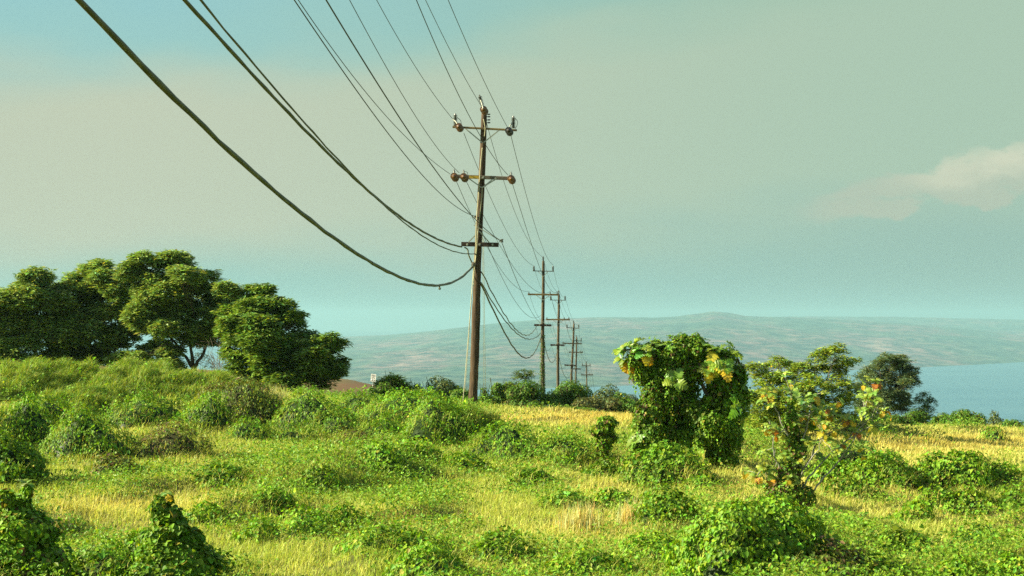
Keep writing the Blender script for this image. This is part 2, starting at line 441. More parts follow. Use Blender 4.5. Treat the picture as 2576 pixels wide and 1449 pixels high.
def core(mb, lobes, k=.86, mat=1, ground=False):
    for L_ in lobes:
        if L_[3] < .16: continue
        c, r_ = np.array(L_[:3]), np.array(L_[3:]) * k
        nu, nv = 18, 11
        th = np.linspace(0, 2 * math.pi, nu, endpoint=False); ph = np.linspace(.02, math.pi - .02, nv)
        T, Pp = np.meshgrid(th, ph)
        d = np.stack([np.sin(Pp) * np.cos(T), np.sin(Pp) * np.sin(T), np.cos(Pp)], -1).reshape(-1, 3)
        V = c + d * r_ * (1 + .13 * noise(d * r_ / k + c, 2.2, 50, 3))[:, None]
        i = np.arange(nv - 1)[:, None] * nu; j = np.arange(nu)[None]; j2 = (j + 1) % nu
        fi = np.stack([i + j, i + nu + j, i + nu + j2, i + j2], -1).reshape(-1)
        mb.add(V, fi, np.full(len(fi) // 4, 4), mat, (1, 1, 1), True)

def blades(mb, P, hgt, wid, col, lean=.45, g=rng, windx=.15, mat=0):
    n = len(P)
    a = g.uniform(0, 2 * math.pi, n); l = np.abs(g.normal(0, lean, n))
    dirv = np.stack([np.cos(a) * l + windx, np.sin(a) * l, np.zeros(n)], 1)
    f = g.uniform(0, math.pi, n); side = np.stack([np.cos(f), np.sin(f), np.zeros(n)], 1) * (wid / 2)[:, None]
    z = np.array([0, 0, 1.])
    mid = P + (z + dirv * .7) * (hgt * .55)[:, None]
    tip = P + (z * (1 - .25 * l)[:, None] + dirv * 1.7) * hgt[:, None]
    V = np.stack([P - side, P + side, mid + side * .8, mid - side * .8, tip], 1).reshape(-1, 3)
    base = np.arange(n)[:, None] * 5
    fi = (base + np.array([0, 1, 2, 3, 3, 2, 4])[None]).ravel(); fl = np.tile([4, 3], n)
    mb.add(V, fi, fl, mat, np.repeat(col, 5, 0))

# ------------------------------------------------------------------ grass and low weeds (uncountable)
def grass_colors(x, y, n, g):
    dr = np.clip(dryness(x, y) + g.normal(0, .22, n), 0, 1.2)[:, None]
    green = np.array([.33, .45, .045]); straw = np.array([.66, .60, .16]); och = np.array([.56, .42, .07])
    c = np.where(dr < .65, green + (straw - green) * np.clip(dr / .65, 0, 1), straw + (och - straw) * np.clip((dr - .65) / .5, 0, 1))
    return c * np.exp(g.normal(0, .2, n))[:, None]
def make_grass():
    g = np.random.default_rng(3)
    mb = MB()
    N = 620000
    y = (g.random(N) * (98 ** .62 - 20 ** .62) + 20 ** .62) ** (1 / .62)
    u = g.uniform(-.42, .42, N); x = u * y
    z = h(x, y)
    P = np.stack([x, y, z - .01], 1)
    tall = np.clip(.5 + .5 * noise(np.stack([x, y], 1), .9, 71, 3), .05, 1)
    hg = (.07 + .17 * tall) * np.exp(g.normal(0, .3, N))
    wd = .010 * (y / 25) ** .75 * g.uniform(.7, 1.4, N)
    blades(mb, P, hg, wd, grass_colors(x, y, N, g), .5, g, .12)
    o = mb.build('grass', M_grass); tag(o, 'mixed green and straw coloured meadow grass covering the slope', 'grass', kind='stuff')
make_grass()
def make_weeds():
    g = np.random.default_rng(4); mb = MB()
    N = 640000
    y = (g.random(N) * (95 ** .62 - 20 ** .62) + 20 ** .62) ** (1 / .62)
    x = g.uniform(-.42, .42, N) * y
    p = np.stack([x, y], 1)
    v = .35 * noise(p, .5, 81, 3) + .4 * noise(p, 1.7, 82, 2) - .7 * (dryness(x, y) - .45) + 2.0 * heap(x, y)
    k = (g.random(N) < np.clip(.0 + (v - .08) * 2.4, .035, 1)); x, y, v = x[k], y[k], v[k]; n = len(x)
    z = h(x, y) + g.random(n) ** 1.3 * (.12 + .55 * np.clip(v, 0, .6))
    P = np.stack([x, y, z], 1)
    nv = g.normal(0, .5, (n, 3)) + np.array([-.1, -.15, .8]); al = g.normal(0, 1, (n, 3)) + np.array([0, 0, -.2])
    s = (.040 + .0007 * y) * np.exp(g.normal(0, .25, n))
    mb.inst(*T_QUAD, P, frames(nv, al), s * 1.2, tints(n, (.16, .295, .018), .28, .02, g=g))
    tag(mb.build('ground_cover', M_leaf), 'low leafy creeper spreading in patches through the meadow grass', 'ground cover', kind='stuff')
make_weeds()

# ------------------------------------------------------------------ vine covered mounds
def mound(px, base, hw, top, label, kind='vine', name='vine_mound', cat='shrub', group='vine covered mounds in the meadow', leaf=None, peak=0):
    g = np.random.default_rng(int(px * 7 + base * 13) % 100000)
    yb = min(base, 1449)
    d0 = hit(px, yb)
    if base > 1449: d0 = max(19.5, d0 - (base - 1449) * .035)
    tower = kind in ('column', 'stump')
    R = hw / F * d0 * (1 if tower else 1.12)
    ry = min(R * .85, 3.2); dc = d0 + ry * .75
    x = (px - CX) / F * dc; gz = h1(x, dc)
    zt = CAMZ + (HY - top) / F * dc; H = max(zt - gz, .3) * (1 if tower else 1.08)
    rx = hw / F * dc * (1 if tower else 1.12)
    mb = MB()
    near = max(.0, (dc - 25) / 60)
    lf = leaf or (.060 + .055 * near)
    dens = 3.0 / (lf * lf * .62)
    col = np.array({'brown': (.16, .22, .03), 'grass': (.175, .325, .018)}.get(kind, GREEN)) * g.uniform(.85, 1.12)
    tpl = T_HEART if dc < 42 else T_QUAD
    if tower:
        L_ = []
        if kind == 'column':
            k = max(5, int(H / (rx * .6)))
            for i in range(k):
                t = i / (k - 1); w = rx * g.uniform(.55, .8) * (1 + .25 * t)
                L_.append([x + g.normal(0, rx * .22), dc + g.normal(0, rx * .15), gz + H * (.05 + .85 * t), w, w, H / k * .8])
        else:
            k = 18
            for i in range(k):
                t = i / (k - 1); w = rx * (1 - .93 * t ** (1.5 if px < 100 else 1.05)) * g.uniform(.82, 1.12)
                L_.append([x + g.normal(0, rx * .12) - peak * rx * t, dc + g.normal(0, rx * .12), gz + H * .93 * t, w, w * .8, max(H * .07, w * .45)])
        foliage_on(mb, L_, dens * 1.1, lf, col, g, brown=.3, yel=.04, lump=.28, nfreq=4, inner=.35, low=-.95)
        foliage_on(mb, L_, dens * .12, lf, col * 1.1, g, yel=.05, lump=.5, nfreq=5, inner=-.25, low=-.5)
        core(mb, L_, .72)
        o = mb.build(name, [M_leaf, M_twig], origin=(x, dc, gz)); tag(o, label, cat, group)
        return o, L_
    sd = int(px) % 97
    ph = g.uniform(0, 6.28, 4); off = g.uniform(-.18, .18, 2)
    spike = g.uniform(.1, .45) if kind != 'grass' else 0
    def f(X, Y):
        u = (X - x) / rx; v = (Y - dc) / ry; a = np.arctan2(v, u)
        q = np.hypot(u + off[0] * (1 - np.hypot(u, v)), v) * (1 + .14 * np.sin(2 * a + ph[0]) + .10 * np.sin(3 * a + ph[1]) + .06 * np.sin(5 * a + ph[2]))
        b = np.clip(1 - q ** (2.6 if kind == 'grass' else 2.2), 0, 1) ** .72
        p = np.stack([X, Y], 1)
        b = b * (1 + (.34 if kind != 'grass' else .42) * noise(p, (2.6 if kind != 'grass' else 5) / rx, sd, 3)) + spike * np.exp(-(q / .3) ** 2) * .5 + (.20 if kind != 'grass' else .42) * noise(p, 3.6 if kind != 'grass' else 2.2, sd + 1, 3) * np.clip(b * 2, 0, 1) / max(H, .7)
        return np.clip(b, 0, 2) / (1 + spike * .4)
    gx_, gy_ = np.meshgrid(np.linspace(x - rx, x + rx, 30), np.linspace(dc - ry, dc + ry, 30))
    tx, ty = gx_.ravel(), gy_.ravel(); kk = f(tx, ty) > .55 * f(tx, ty).max(); tx, ty = tx[kk], ty[kk]; best = (h(tx, ty) + H * f(tx, ty) + .06 - CAMZ) / ty
    goal = (HY - top) / F
    for _ in range(4):       # the highest point seen reaches the photographed height
        H = float(np.clip(H + (goal - best.max()) * dc, .3, 4)); best = (h(tx, ty) + H * f(tx, ty) + .06 - CAMZ) / ty
    if kind != 'grass' and base > 1060: H *= 1.22
    def surf(X, Y): return h(X, Y) + H * f(X, Y)
    A = math.pi * rx * ry * 1.25
    steep = 1 + .8 * H / rx
    N_ = int(A * dens * steep)
    a = g.uniform(0, 6.283, N_); q = np.sqrt(g.random(N_)) * 1.12
    X = x + np.cos(a) * q * rx; Y = dc + np.sin(a) * q * ry
    e = .06; z0 = surf(X, Y); gx = (surf(X + e, Y) - z0) / e; gy = (surf(X, Y + e) - z0) / e; gx = np.clip(gx, -3, 3); gy = np.clip(gy, -3, 3)
    fz = f(X, Y)
    sl_ = np.sqrt(1 + gx ** 2 + gy ** 2)
    keep = (g.random(N_) < np.clip(sl_ / 2.6, .3, 1)) & (g.random(N_) < np.clip(fz * 7, .10, 1))
    X, Y, z0, gx, gy, fz = X[keep], Y[keep], z0[keep], gx[keep], gy[keep], fz[keep]; n = len(X)
    nrm = norm(np.stack([-gx, -gy, np.ones(n)], 1))
    P = np.stack([X, Y, z0], 1); cl = np.clip(noise(P, 5.5, 66, 3), -.6, 1)
    P = P + nrm * (g.random(n) ** 1.5 * .16 + .17 * cl)[:, None] * min(1, H + .4)
    kk = g.random(n) < np.clip(1 + 1.1 * cl, .3, 1); X, Y, z0, gx, gy, fz, P, nrm = X[kk], Y[kk], z0[kk], gx[kk], gy[kk], fz[kk], P[kk], nrm[kk]; n = len(X)
    gf = .6 if kind == 'grass' else 1
    k = g.random(n) < (gf if kind != 'grass' else np.clip(.55 + 1.5 * noise(P * np.array([1, 1, .5]), 1.0, 64, 2), .08, 1))
    Pk, nk = P[k], nrm[k]; m = len(Pk)
    al = np.stack([gx[k], gy[k], -(gx[k] ** 2 + gy[k] ** 2)], 1) * -1 * np.array([1, 1, -1]) + g.normal(0, .7, (m, 3))
    cc = tints(m, col, .25, .02, g=g)
    pt = np.clip(.5 + .8 * noise(Pk, 1.6, 61, 2), 0, 1)[:, None]; cc = cc * (1.08 - .35 * pt)
    if kind == 'brown':
        b = g.random(m) < .35 * np.clip(.5 + 1.6 * noise(Pk, 1.2, 62, 2), 0, 1.5)
        cc[b] = np.array([.17, .11, .05]) * np.exp(g.normal(0, .3, b.sum()))[:, None]
    mb.inst(*tpl, Pk, frames(nk + g.normal(0, .33, (m, 3)) + np.array([0, 0, .1]), al), lf * np.exp(g.normal(0, .28, m)), cc)
    # shoots standing out of the blanket
    m = int(n * .05); idx = g.integers(0, max(n, 1), m); Ps = P[idx] + nrm[idx] * g.uniform(.05, .24, m)[:, None] + g.normal(0, .03, (m, 3))
    mb.inst(*T_HEART, Ps, frames(g.normal(0, .6, (m, 3)) + np.array([0, 0, .6]), g.normal(0, 1, (m, 3))), lf * .9 * np.exp(g.normal(0, .25, m)), tints(m, col * 1.15, .25, .03, g=g))
    # grass growing through it
    m = int(A * (520 if kind == 'grass' else 60) * (30 / dc) ** .6 * steep); a = g.uniform(0, 6.283, m); q = np.sqrt(g.random(m)) * 1.1
    if kind != 'grass': q = .75 + .4 * g.random(m)
    X = x + np.cos(a) * q * rx; Y = dc + np.sin(a) * q * ry; P = np.stack([X, Y, surf(X, Y) - .03], 1)
    gc = grass_colors(X, Y, m, g) if kind != 'grass' else tints(m, (.24, .34, .04), .25, .06, g=g)
    blades(mb, P, g.uniform(.16, .42, m), np.full(m, .011 * (dc / 30) ** .8), gc, .7 if kind == 'grass' else .4, g, .25, mat=1)
    # inner shell beneath; for vines a leaf green darkened to put shade in gaps
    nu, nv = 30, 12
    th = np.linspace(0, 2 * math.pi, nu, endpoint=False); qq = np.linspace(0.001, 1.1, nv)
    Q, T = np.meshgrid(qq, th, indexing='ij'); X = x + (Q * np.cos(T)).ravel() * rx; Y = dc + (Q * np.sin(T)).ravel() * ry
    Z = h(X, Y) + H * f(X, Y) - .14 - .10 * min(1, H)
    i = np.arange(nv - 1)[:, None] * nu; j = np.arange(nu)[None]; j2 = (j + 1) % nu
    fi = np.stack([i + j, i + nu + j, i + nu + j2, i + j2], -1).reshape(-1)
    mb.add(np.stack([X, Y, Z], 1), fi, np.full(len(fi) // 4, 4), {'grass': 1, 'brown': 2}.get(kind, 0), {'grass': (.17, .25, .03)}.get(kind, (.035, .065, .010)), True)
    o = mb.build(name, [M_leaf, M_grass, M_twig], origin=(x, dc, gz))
    tag(o, label, cat, group)
    return o, None

MOUNDS = [
 # px, base, half width, top, kind, label
 (70, 1005, 225, 905, 'grass', 'broad hummock of long grass below the leftmost tree'),
 (400, 1015, 205, 906, 'grass', 'largest grassy hummock, directly below the gap between the dark trees'),
 (215, 1050, 100, 968, 'grass', 'mid-sized grassy hummock in front of the two big grassy ones'),
 (595, 1055, 100, 948, 'brown', 'olive brown vine hummock with dead stems left of the dark round tree'),
 (68, 1130, 72, 1012, 'vine', 'steep green vine mound near the left edge, upper of the two there'),
 (15, 1225, 80, 1105, 'vine', 'dark green vine mound cut by the left edge, casting a shadow on grass'),
 (225, 1155, 88, 1037, 'vine', 'wide leafy mound right of the steep left-edge mound'),
 (362, 1078, 82, 1000, 'vine', 'leafy mound with a dark hollow under the largest grassy hummock'),
 (520, 1075, 48, 995, 'vine', 'small bright green cone-shaped vine mound beside the olive brown hummock'),
 (430, 1155, 82, 1078, 'brown', 'low olive mound half in shadow below the dark-hollowed one'),
 (630, 1108, 48, 1052, 'vine', 'little tuft-like mound in dry grass right of the bright cone mound'),
 (250, 1480, 110, 1375, 'vine', 'leafy mound cut by the bottom edge, between the two vine-wrapped stumps'),
 (352, 1460, 60, 1360, 'vine', 'narrow bright mound against the left foot of the conical vine stump'),
 (790, 1085, 85, 985, 'vine', 'tall green mound just right of the dry straw tuft'),
 (905, 1050, 72, 982, 'vine', 'low mound below the speed limit sign'),
 (1045, 1085, 125, 992, 'vine', 'long bright mound left of the big utility pole'),
 (1115, 1122, 105, 1005, 'vine', 'large rounded mound just in front of the big utility pole'),
 (1190, 1090, 62, 1030, 'grass', 'dark grassy shoulder at the foot of the big utility pole'),
 (957, 1177, 52, 1115, 'vine', 'small isolated dome mound in the grass below the long bright mound'),
 (890, 1122, 60, 1085, 'brown', 'low olive patch above the small isolated dome'),
 (740, 1112, 62, 1072, 'vine', 'low spread mound in front of the tall green one'),
 (1295, 1165, 105, 1068, 'vine', 'pointed green mound right of the big utility pole, with a dark right side'),
 (1420, 1168, 92, 1097, 'vine', 'low mound joining the pointed one and the vine-wrapped post'),
 (1522, 1205, 42, 1165, 'vine', 'small mound at the foot of the slim vine-wrapped post'),
 (1680, 1228, 112, 1132, 'vine', 'broad mound under the left leg of the arching vine tree'),
 (550, 1238, 62, 1180, 'vine', 'low mound in the open grass at left middle, with a shaded right side'),
 (810, 1245, 48, 1195, 'vine', 'small low mound in the open grass right of the left-middle one'),
 (695, 1295, 42, 1252, 'vine', 'tiny leafy tuft in bright grass above the wedge-shaped mound'),
 (765, 1350, 72, 1288, 'vine', 'wedge-shaped leafy mound in the lower left grass'),
 (650, 1372, 48, 1330, 'vine', 'small leafy mound left of the wedge-shaped one'),
 (985, 1405, 110, 1335, 'vine', 'wide low mound at the lower middle left'),
 (1080, 1470, 95, 1375, 'vine', 'leafy mound cut by the bottom edge, below the wide low mound'),
 (1420, 1290, 60, 1262, 'vine', 'barely raised leafy tuft in the middle of the meadow'),
 (1680, 1315, 66, 1245, 'vine', 'ragged mound beside the pale straw tufts'),
 (1890, 1490, 175, 1282, 'vine', 'biggest foreground mound, dense green leaves, below the orange-leafed shrub'),
 (2055, 1500, 130, 1385, 'brown', 'shadowy brown mound against the right side of the biggest foreground mound'),
 (1650, 1420, 85, 1360, 'vine', 'low leafy mound left of the biggest foreground mound'),
 (2132, 1262, 68, 1208, 'vine', 'dark smooth dome lying in the shadow of the tree'),
 (2148, 1170, 60, 1112, 'vine', 'dark mound just behind the leaning bare branch'),
 (2235, 1195, 62, 1138, 'vine', 'round mound in the right field, behind the two paired ones'),
 (2185, 1225, 46, 1182, 'vine', 'left one of two paired low mounds above the dark smooth dome'),
 (2262, 1225, 50, 1182, 'vine', 'right one of two paired low mounds above the dark smooth dome'),
 (2405, 1238, 78, 1152, 'vine', 'peaked mound with a dark right flank in the right field'),
 (2300, 1322, 50, 1272, 'vine', 'neat bright dome at the tip of the tree shadow'),
 (2425, 1300, 62, 1248, 'vine', 'low mound below the peaked mound'),
 (2525, 1218, 36, 1185, 'vine', 'small dome near the right edge, below the yellow field'),
 (2560, 1290, 45, 1235, 'vine', 'mound cut by the right edge'),
 (2560, 1480, 60, 1410, 'vine', 'leafy mound filling the bottom right corner'),
 (2500, 1115, 26, 1075, 'vine', 'small leafy tuft alone on the yellow field near the right edge'),
 (2280, 1400, 60, 1360, 'vine', 'flat leafy patch in the lower right grass'),
 (330, 985, 80, 925, 'vine', 'dark leafy mound set into the largest grassy hummock'),
 (130, 1075, 70, 1005, 'vine', 'leafy mound between the steep left-edge mound and the grassy hummocks'),
 (290, 1200, 60, 1150, 'brown', 'low olive mound below the wide leafy mound at left'),
 (700, 1065, 55, 1012, 'vine', 'leafy mound at the foot of the dry straw tuft under the dark round tree'),
 (850, 1095, 60, 1040, 'vine', 'leafy mound bridging the tall green mound and the long bright one'),
 (965, 1110, 60, 1052, 'vine', 'leafy mound directly above the small isolated dome'),
 (1040, 1165, 55, 1118, 'vine', 'low mound between the small isolated dome and the large pole-side mound'),
 (1180, 1195, 60, 1150, 'vine', 'low mound below the large rounded mound in front of the big pole'),
 (1330, 1230, 60, 1190, 'vine', 'low leafy mound under the pointed mound in the middle field'),
 (870, 1335, 50, 1290, 'vine', 'leafy mound right of the wedge-shaped one, seen from its shaded side'),
 (520, 1330, 50, 1290, 'vine', 'small mound right of the conical vine stump'),
 (1250, 1420, 80, 1370, 'vine', 'broad low leafy mound near the bottom, left of the straw tufts'),
 (1480, 1460, 80, 1400, 'vine', 'leafy mound cut by the bottom edge under the straw tufts'),
 (2360, 1285, 50, 1240, 'vine', 'low mound between the peaked mound and the neat bright dome'),
 (2200, 1480, 80, 1410, 'vine', 'leafy mound at the bottom, right of the shadowy brown one'),
 (2400, 1470, 70, 1410, 'vine', 'leafy mound at the bottom, left of the corner one'),
 (2090, 1215, 40, 1160, 'vine', 'mound just right of the orange-leafed shrub stems'),
 (1560, 1290, 50, 1245, 'vine', 'leafy tuft between the two pale straw tufts and the broad mound'),
 (2460, 1375, 55, 1330, 'vine', 'low leafy mound in the lower right field'),
]
for (px, b, hw, t, kd, lab) in MOUNDS:
    mound(px, b, hw, t, lab, kd)

# ------------------------------------------------------------------ branches / trees
def limb(mb, a, b, r0, r1, g, wob=.12, n=7, mat=0, sides=6, sag=0.):
    a, b = np.array(a, float), np.array(b, float)
    t = np.linspace(0, 1, n)[:, None]
    p = a + (b - a) * t
    ln = np.linalg.norm(b - a)
    off = np.cumsum(g.normal(0, wob * ln / n, (n, 3)), 0); off -= t * off[-1]; off[0] = 0
    p = p + off * np.sin(t * math.pi) ** .5; p[:, 2] += -sag * ln * np.sin(t[:, 0] * math.pi)
    mb.tube(p, r0 + (r1 - r0) * t[:, 0], sides, mat)
    return p

def rosette(mb, C, n_leaf, length, width, col, g, template=T_QUAD, droop=(.1, 1.0), mat=0, yel=0., spread=1.0):
    """drooping rosettes of leaflets at every point of C"""
    m = len(C); k = n_leaf
    a = g.uniform(0, 6.283, (m, k)); el = -g.uniform(droop[0], droop[1], (m, k))
    al = np.stack([np.cos(a) * spread, np.sin(a) * spread, el], -1).reshape(-1, 3)
    P = np.repeat(C, k, 0) + norm(al) * .1 * length + g.normal(0, .18 * length, (m * k, 3))
    nv = np.array([0, 0, 1.]) + g.normal(0, .25, (m * k, 3)) - al * .0
    S = np.stack([width * np.exp(g.normal(0, .2, m * k)) / .54, length * np.exp(g.normal(0, .2, m * k)), np.full(m * k, length)], 1)
    cl = np.exp(np.repeat(g.normal(0, .18, m), k))[:, None]
    mb.inst(template[0], template[1], P, frames(nv, al), S, np.clip(tints(m * k, col, .18, yel, g=g) * cl, 0, .8), mat)

def tree(name, label, cat, base, lobes, col, g, dens=20., leaflets=9, length=.30, width=.12, trunk_r=.22, forks=3, flat=.85, bark=None,
         group=None, fork_h=.35, dspread=1.6, twigs=6, yel=.01, mat=None, droop=(.1, 1.0), low=-.75, rs=1.08, inner=.5, gap=-.55, lowflat=None, lowy=0, sub=0):
    """base (px, d); lobes in photo units at distance d: (px, py, r)"""
    px, d = base
    x = (px - CX) / F * d; gz = h1(x, d)
    root = empty(name, (x, d, gz), label, cat, group)
    LB = []
    for (lx, ly, lr) in lobes:
        dd = d + g.normal(0, dspread); c = W(lx, ly, dd); r_ = lr / F * dd
        LB.append([*c, r_ * rs, r_ * rs, r_ * rs * (lowflat if lowflat and ly > lowy else flat)])
    LB = np.array(LB); main = LB
    if sub:
        ex = []
        for q in LB:
            for _ in range(sub):
                dv = norm(g.normal(size=(1, 3)) * np.array([[1, 1, .7]]) + np.array([[-.15, -.55, .30]]))[0]; k_ = g.uniform(.28, .52)
                ex.append([*(q[:3] + dv * q[3:] * g.uniform(.6, .95)), q[3] * k_ * 1.15, q[4] * k_ * 1.15, q[5] * k_ * .85])
        LB = np.array(ex + [[*q[:3], *(q[3:] * .78)] for q in LB])
    # crown
    mb = MB()
    for i, q in enumerate(LB):
        c, r_ = q[:3], q[3:]
        n = int(4 * math.pi * r_[0] * r_[1] * dens * (1 if i < len(LB) - len(main) or not sub else .45))
        dv = norm(g.normal(size=(n, 3)) + np.array([0, 0, .35])); dv = dv[dv[:, 2] > low]
        rad = 1 + .30 * noise(dv * r_ + c, 2.6, 90, 3) - inner * g.random(len(dv)) ** 2.5 + .45 * (g.random(len(dv)) < .14) * g.random(len(dv))
        P = c + dv * r_ * rad[:, None]
        keep = np.ones(len(P), bool)
        for j, q2 in enumerate(LB):
            if j != i: keep &= (((P - q2[:3]) / q2[3:]) ** 2).sum(1) > .45
        keep &= noise(P, 2.1, 93, 3) + .9 * dv[:, 2] > gap
        P = P[keep]
        rosette(mb, P, leaflets, length, width, col, g, mat=0, yel=yel, droop=droop)
    mb.build('crown', mat or M_tree, root); LB = main
    # trunk and limbs
    tb = MB()
    H = LB[:, 2].max() - gz
    f0 = np.array([x, d, gz + H * fork_h])
    limb(tb, (x, d, gz - .3), f0, trunk_r, trunk_r * .75, g, .08)
    order = np.argsort(LB[:, 0]); groups = np.array_split(order, forks)
    for gi in groups:
        cc = LB[gi, :3].mean(0); fk = f0 + (cc - f0) * .5; fk[2] = f0[2] + (cc[2] - f0[2]) * .55
        limb(tb, f0, fk, trunk_r * .55, trunk_r * .32, g, .2, 8)
        for k in gi:
            c = LB[k, :3]; r_ = LB[k, 3:]
            e = limb(tb, fk, c - np.array([0, 0, r_[2] * .2]), trunk_r * .26, trunk_r * .09, g, .25, 8, sides=5)
            for _ in range(twigs):
                dv = norm(g.normal(size=(1, 3)) + np.array([[0, 0, .25]]))[0]
                s = e[g.integers(4, 8)]
                t_ = limb(tb, s, c + dv * r_ * .95, trunk_r * .08, trunk_r * .03, g, .25, 5, sides=4)
                if g.random() < .6:
                    limb(tb, t_[2], c + norm(dv[None] + g.normal(0, .5, (1, 3)))[0] * r_ * .9, trunk_r * .045, trunk_r * .02, g, .2, 4, sides=3)
    tb.build('trunk', bark or M_dbark, root)
    return root

DG = (.27, .38, .09)
TA = [(175, 850, 44), (150, 905, 36), (95, 915, 34), (20, 920, 40), (170, 810, 50), (100, 715, 50), (45, 760, 62), (140, 765, 58), (15, 825, 62), (95, 835, 60), (-60, 780, 70), (-50, 850, 70), (60, 880, 42), (150, 850, 45), (10, 880, 50)]
TBl = [(165, 745, 40), (312, 735, 40), (215, 915, 34), (320, 905, 30), (150, 905, 30), (225, 730, 40), (285, 805, 44), (245, 690, 46), (195, 732, 50), (290, 715, 46), (250, 770, 58), (180, 800, 52), (320, 765, 50), (240, 845, 52), (175, 880, 42), (315, 850, 42), (270, 895, 38), (355, 820, 34)]
TCl = [(430, 925, 32), (578, 735, 32), (603, 772, 38), (330, 690, 32), (592, 800, 42), (560, 832, 34), (470, 690, 34), (400, 720, 46), (460, 705, 44), (525, 735, 38), (455, 780, 48), (360, 810, 40), (520, 830, 38), (350, 905, 26), (410, 920, 26), (375, 673, 38), (438, 670, 46), (345, 695, 30), (498, 712, 46), (430, 745, 60), (378, 765, 52), (548, 760, 40), (500, 800, 54), (415, 835, 46), (572, 790, 30), (490, 855, 40), (390, 885, 36), (545, 850, 26), (435, 898, 30), (590, 800,25)]
TDl = [(585, 835, 34), (612, 850, 40), (590, 800, 34), (675, 800, 44), (650, 835, 48), (740, 880, 44), (690, 880, 46), (590, 870, 32), (790, 905, 40), (735, 800, 30), (600, 945, 30), (655, 738, 36), (628, 785, 48), (700, 778, 42), (602, 830, 46), (718, 835, 52), (655, 870, 56), (768, 860, 46), (610, 905, 40), (690, 925, 50), (760, 930, 52), (815, 868, 38), (825, 915, 42), (848, 868, 22), (800, 955, 44), (720, 965, 44), (655, 950, 34), (845,940,26)]
G_ = lambda s: np.random.default_rng(s)
grp = 'dark spreading trees on the left'
tree('shade_tree', 'leftmost big dark green tree, cut by the left edge', 'tree', (95, 86), TA, DG, G_(1), group=grp, sub=9, rs=1.02, dens=20, length=.30, gap=-1.0, dspread=1.2, fork_h=.25)
tree('shade_tree', 'second big dark green tree from the left, between leftmost and tallest', 'tree', (285, 88), TBl, DG, G_(2), group=grp, sub=9, rs=1.02, dens=20, length=.30, gap=-1.0, dspread=1.2, fork_h=.25)
tree('shade_tree', 'tallest spreading tree, sky showing through its bare lower right branches', 'tree', (487, 85), TCl, DG, G_(3), group=grp, sub=9, rs=1.02, dens=20, length=.30, gap=-1.0, dspread=1.2, fork_h=.22, twigs=9)
tree('shade_tree', 'darkest rounded tree of the row, nearest to the speed limit sign', 'tree', (645, 80), TDl, (.19, .30, .045), G_(4), group=grp, sub=9, rs=1.0, length=.30, gap=-1.0, dspread=1.2, fork_h=.15, dens=19)
tree('distant_tree', 'small hazy grey-green tree seen under the tallest spreading tree', 'tree', (505, 170), [(505, 905, 22), (490, 915, 18), (520, 918, 16)], (.06, .08, .035), G_(5), leaflets=5, dens=6, trunk_r=.12, dspread=.5, twigs=2)

# bare dead branches reaching right of the tallest tree
def dead_shrub():
    g = G_(61); x, d = (560 - CX) / F * 82, 82
    mb = MB(); gz = h1(x, d)
    for k in range(26):
        a = np.array([x + g.normal(0, .5), d + g.normal(0, .5), gz]); b = W(g.uniform(520, 600), g.uniform(840, 915), 82 + g.normal(0, .6))
        p = limb(mb, a, b, .022, .008, g, .35, 9, sides=4)
        for _ in range(4):
            s = p[g.integers(3, 9)]; limb(mb, s, s + g.normal(0, .45, 3) + np.array([0, 0, .25]), .009, .004, g, .3, 4, sides=3)
    o = mb.build('dead_shrub', M_bark, origin=(x, d, gz)); tag(o, 'leafless grey branching shrub between tallest tree and darkest round tree', 'shrub')
dead_shrub()

# feathery tree and dark tree on the right
EF = [(1900, 1062, 28), (1950, 1060, 34), (2000, 1058, 34), (2060, 1066, 26), (1915, 985, 30), (2000, 985, 34), (1905, 935, 28), (1960, 920, 24), (1925, 968, 34), (1978, 950, 26), (1955, 905, 12), (2020, 940, 34), (2060, 905, 30), (2100, 888, 22), (2120, 915, 28), (2080, 940, 38), (2040, 975, 40), (2110, 960, 34), (1900, 1010, 34), (1935, 1030, 44), (1985, 1010, 42), (2040, 1030, 44), (2090, 1010, 42), (2135, 1000, 28), (1910, 1050, 34), (2120, 1045, 34), (2070, 1055, 36)]
tree('feathery_tree', 'yellow-green feathery tree with flat-topped sprays behind the orange-leafed shrub', 'tree', (2020, 55), EF, (.27, .37, .04), G_(7),
     dens=34, leaflets=7, length=.17, width=.07, trunk_r=.10, forks=4, flat=.72, dspread=.8, fork_h=.22, twigs=7, yel=.03, droop=(-.2, .5), bark=M_bark, inner=.6, gap=-1.3, lowflat=.95, lowy=980, sub=4, rs=1.22)
FF = [(2215, 1010, 42), (2250, 1020, 38), (2188, 1018, 32), (2170, 1035, 22), (2180, 955, 24), (2240, 905, 20), (2215, 912, 16), (2262, 905, 14), (2235, 920, 26), (2205, 935, 28), (2265, 935, 30), (2280, 915, 18), (2195, 965, 32), (2240, 965, 40), (2278, 965, 26), (2205, 1000, 36), (2250, 1005, 36), (2175, 990, 20), (2225, 1030, 34), (2190, 1030, 24), (2262, 1035, 16), (2290, 945, 14)]
tree('olive_green_tree', 'dark grey-green rounded tree standing against the sea', 'tree', (2228, 84), FF, (.15, .215, .09), G_(8), sub=5, dens=44, leaflets=6, length=.22, width=.05,
     trunk_r=.13, forks=3, flat=.9, dspread=.7, fork_h=.15, droop=(-1.2, .2), twigs=5)
tree('small_tree', 'small dark tree right of the grey-green rounded tree, sea behind', 'tree', (2322, 86), [(2325, 1005, 16), (2340, 1015, 14), (2310, 1020, 16), (2328, 1035, 18), (2300, 1040, 14), (2318, 1050, 20)], (.09, .17, .03), G_(9),
     dens=36, leaflets=6, length=.18, width=.06, trunk_r=.06, dspread=.4, droop=(-1, .4), flat=1)

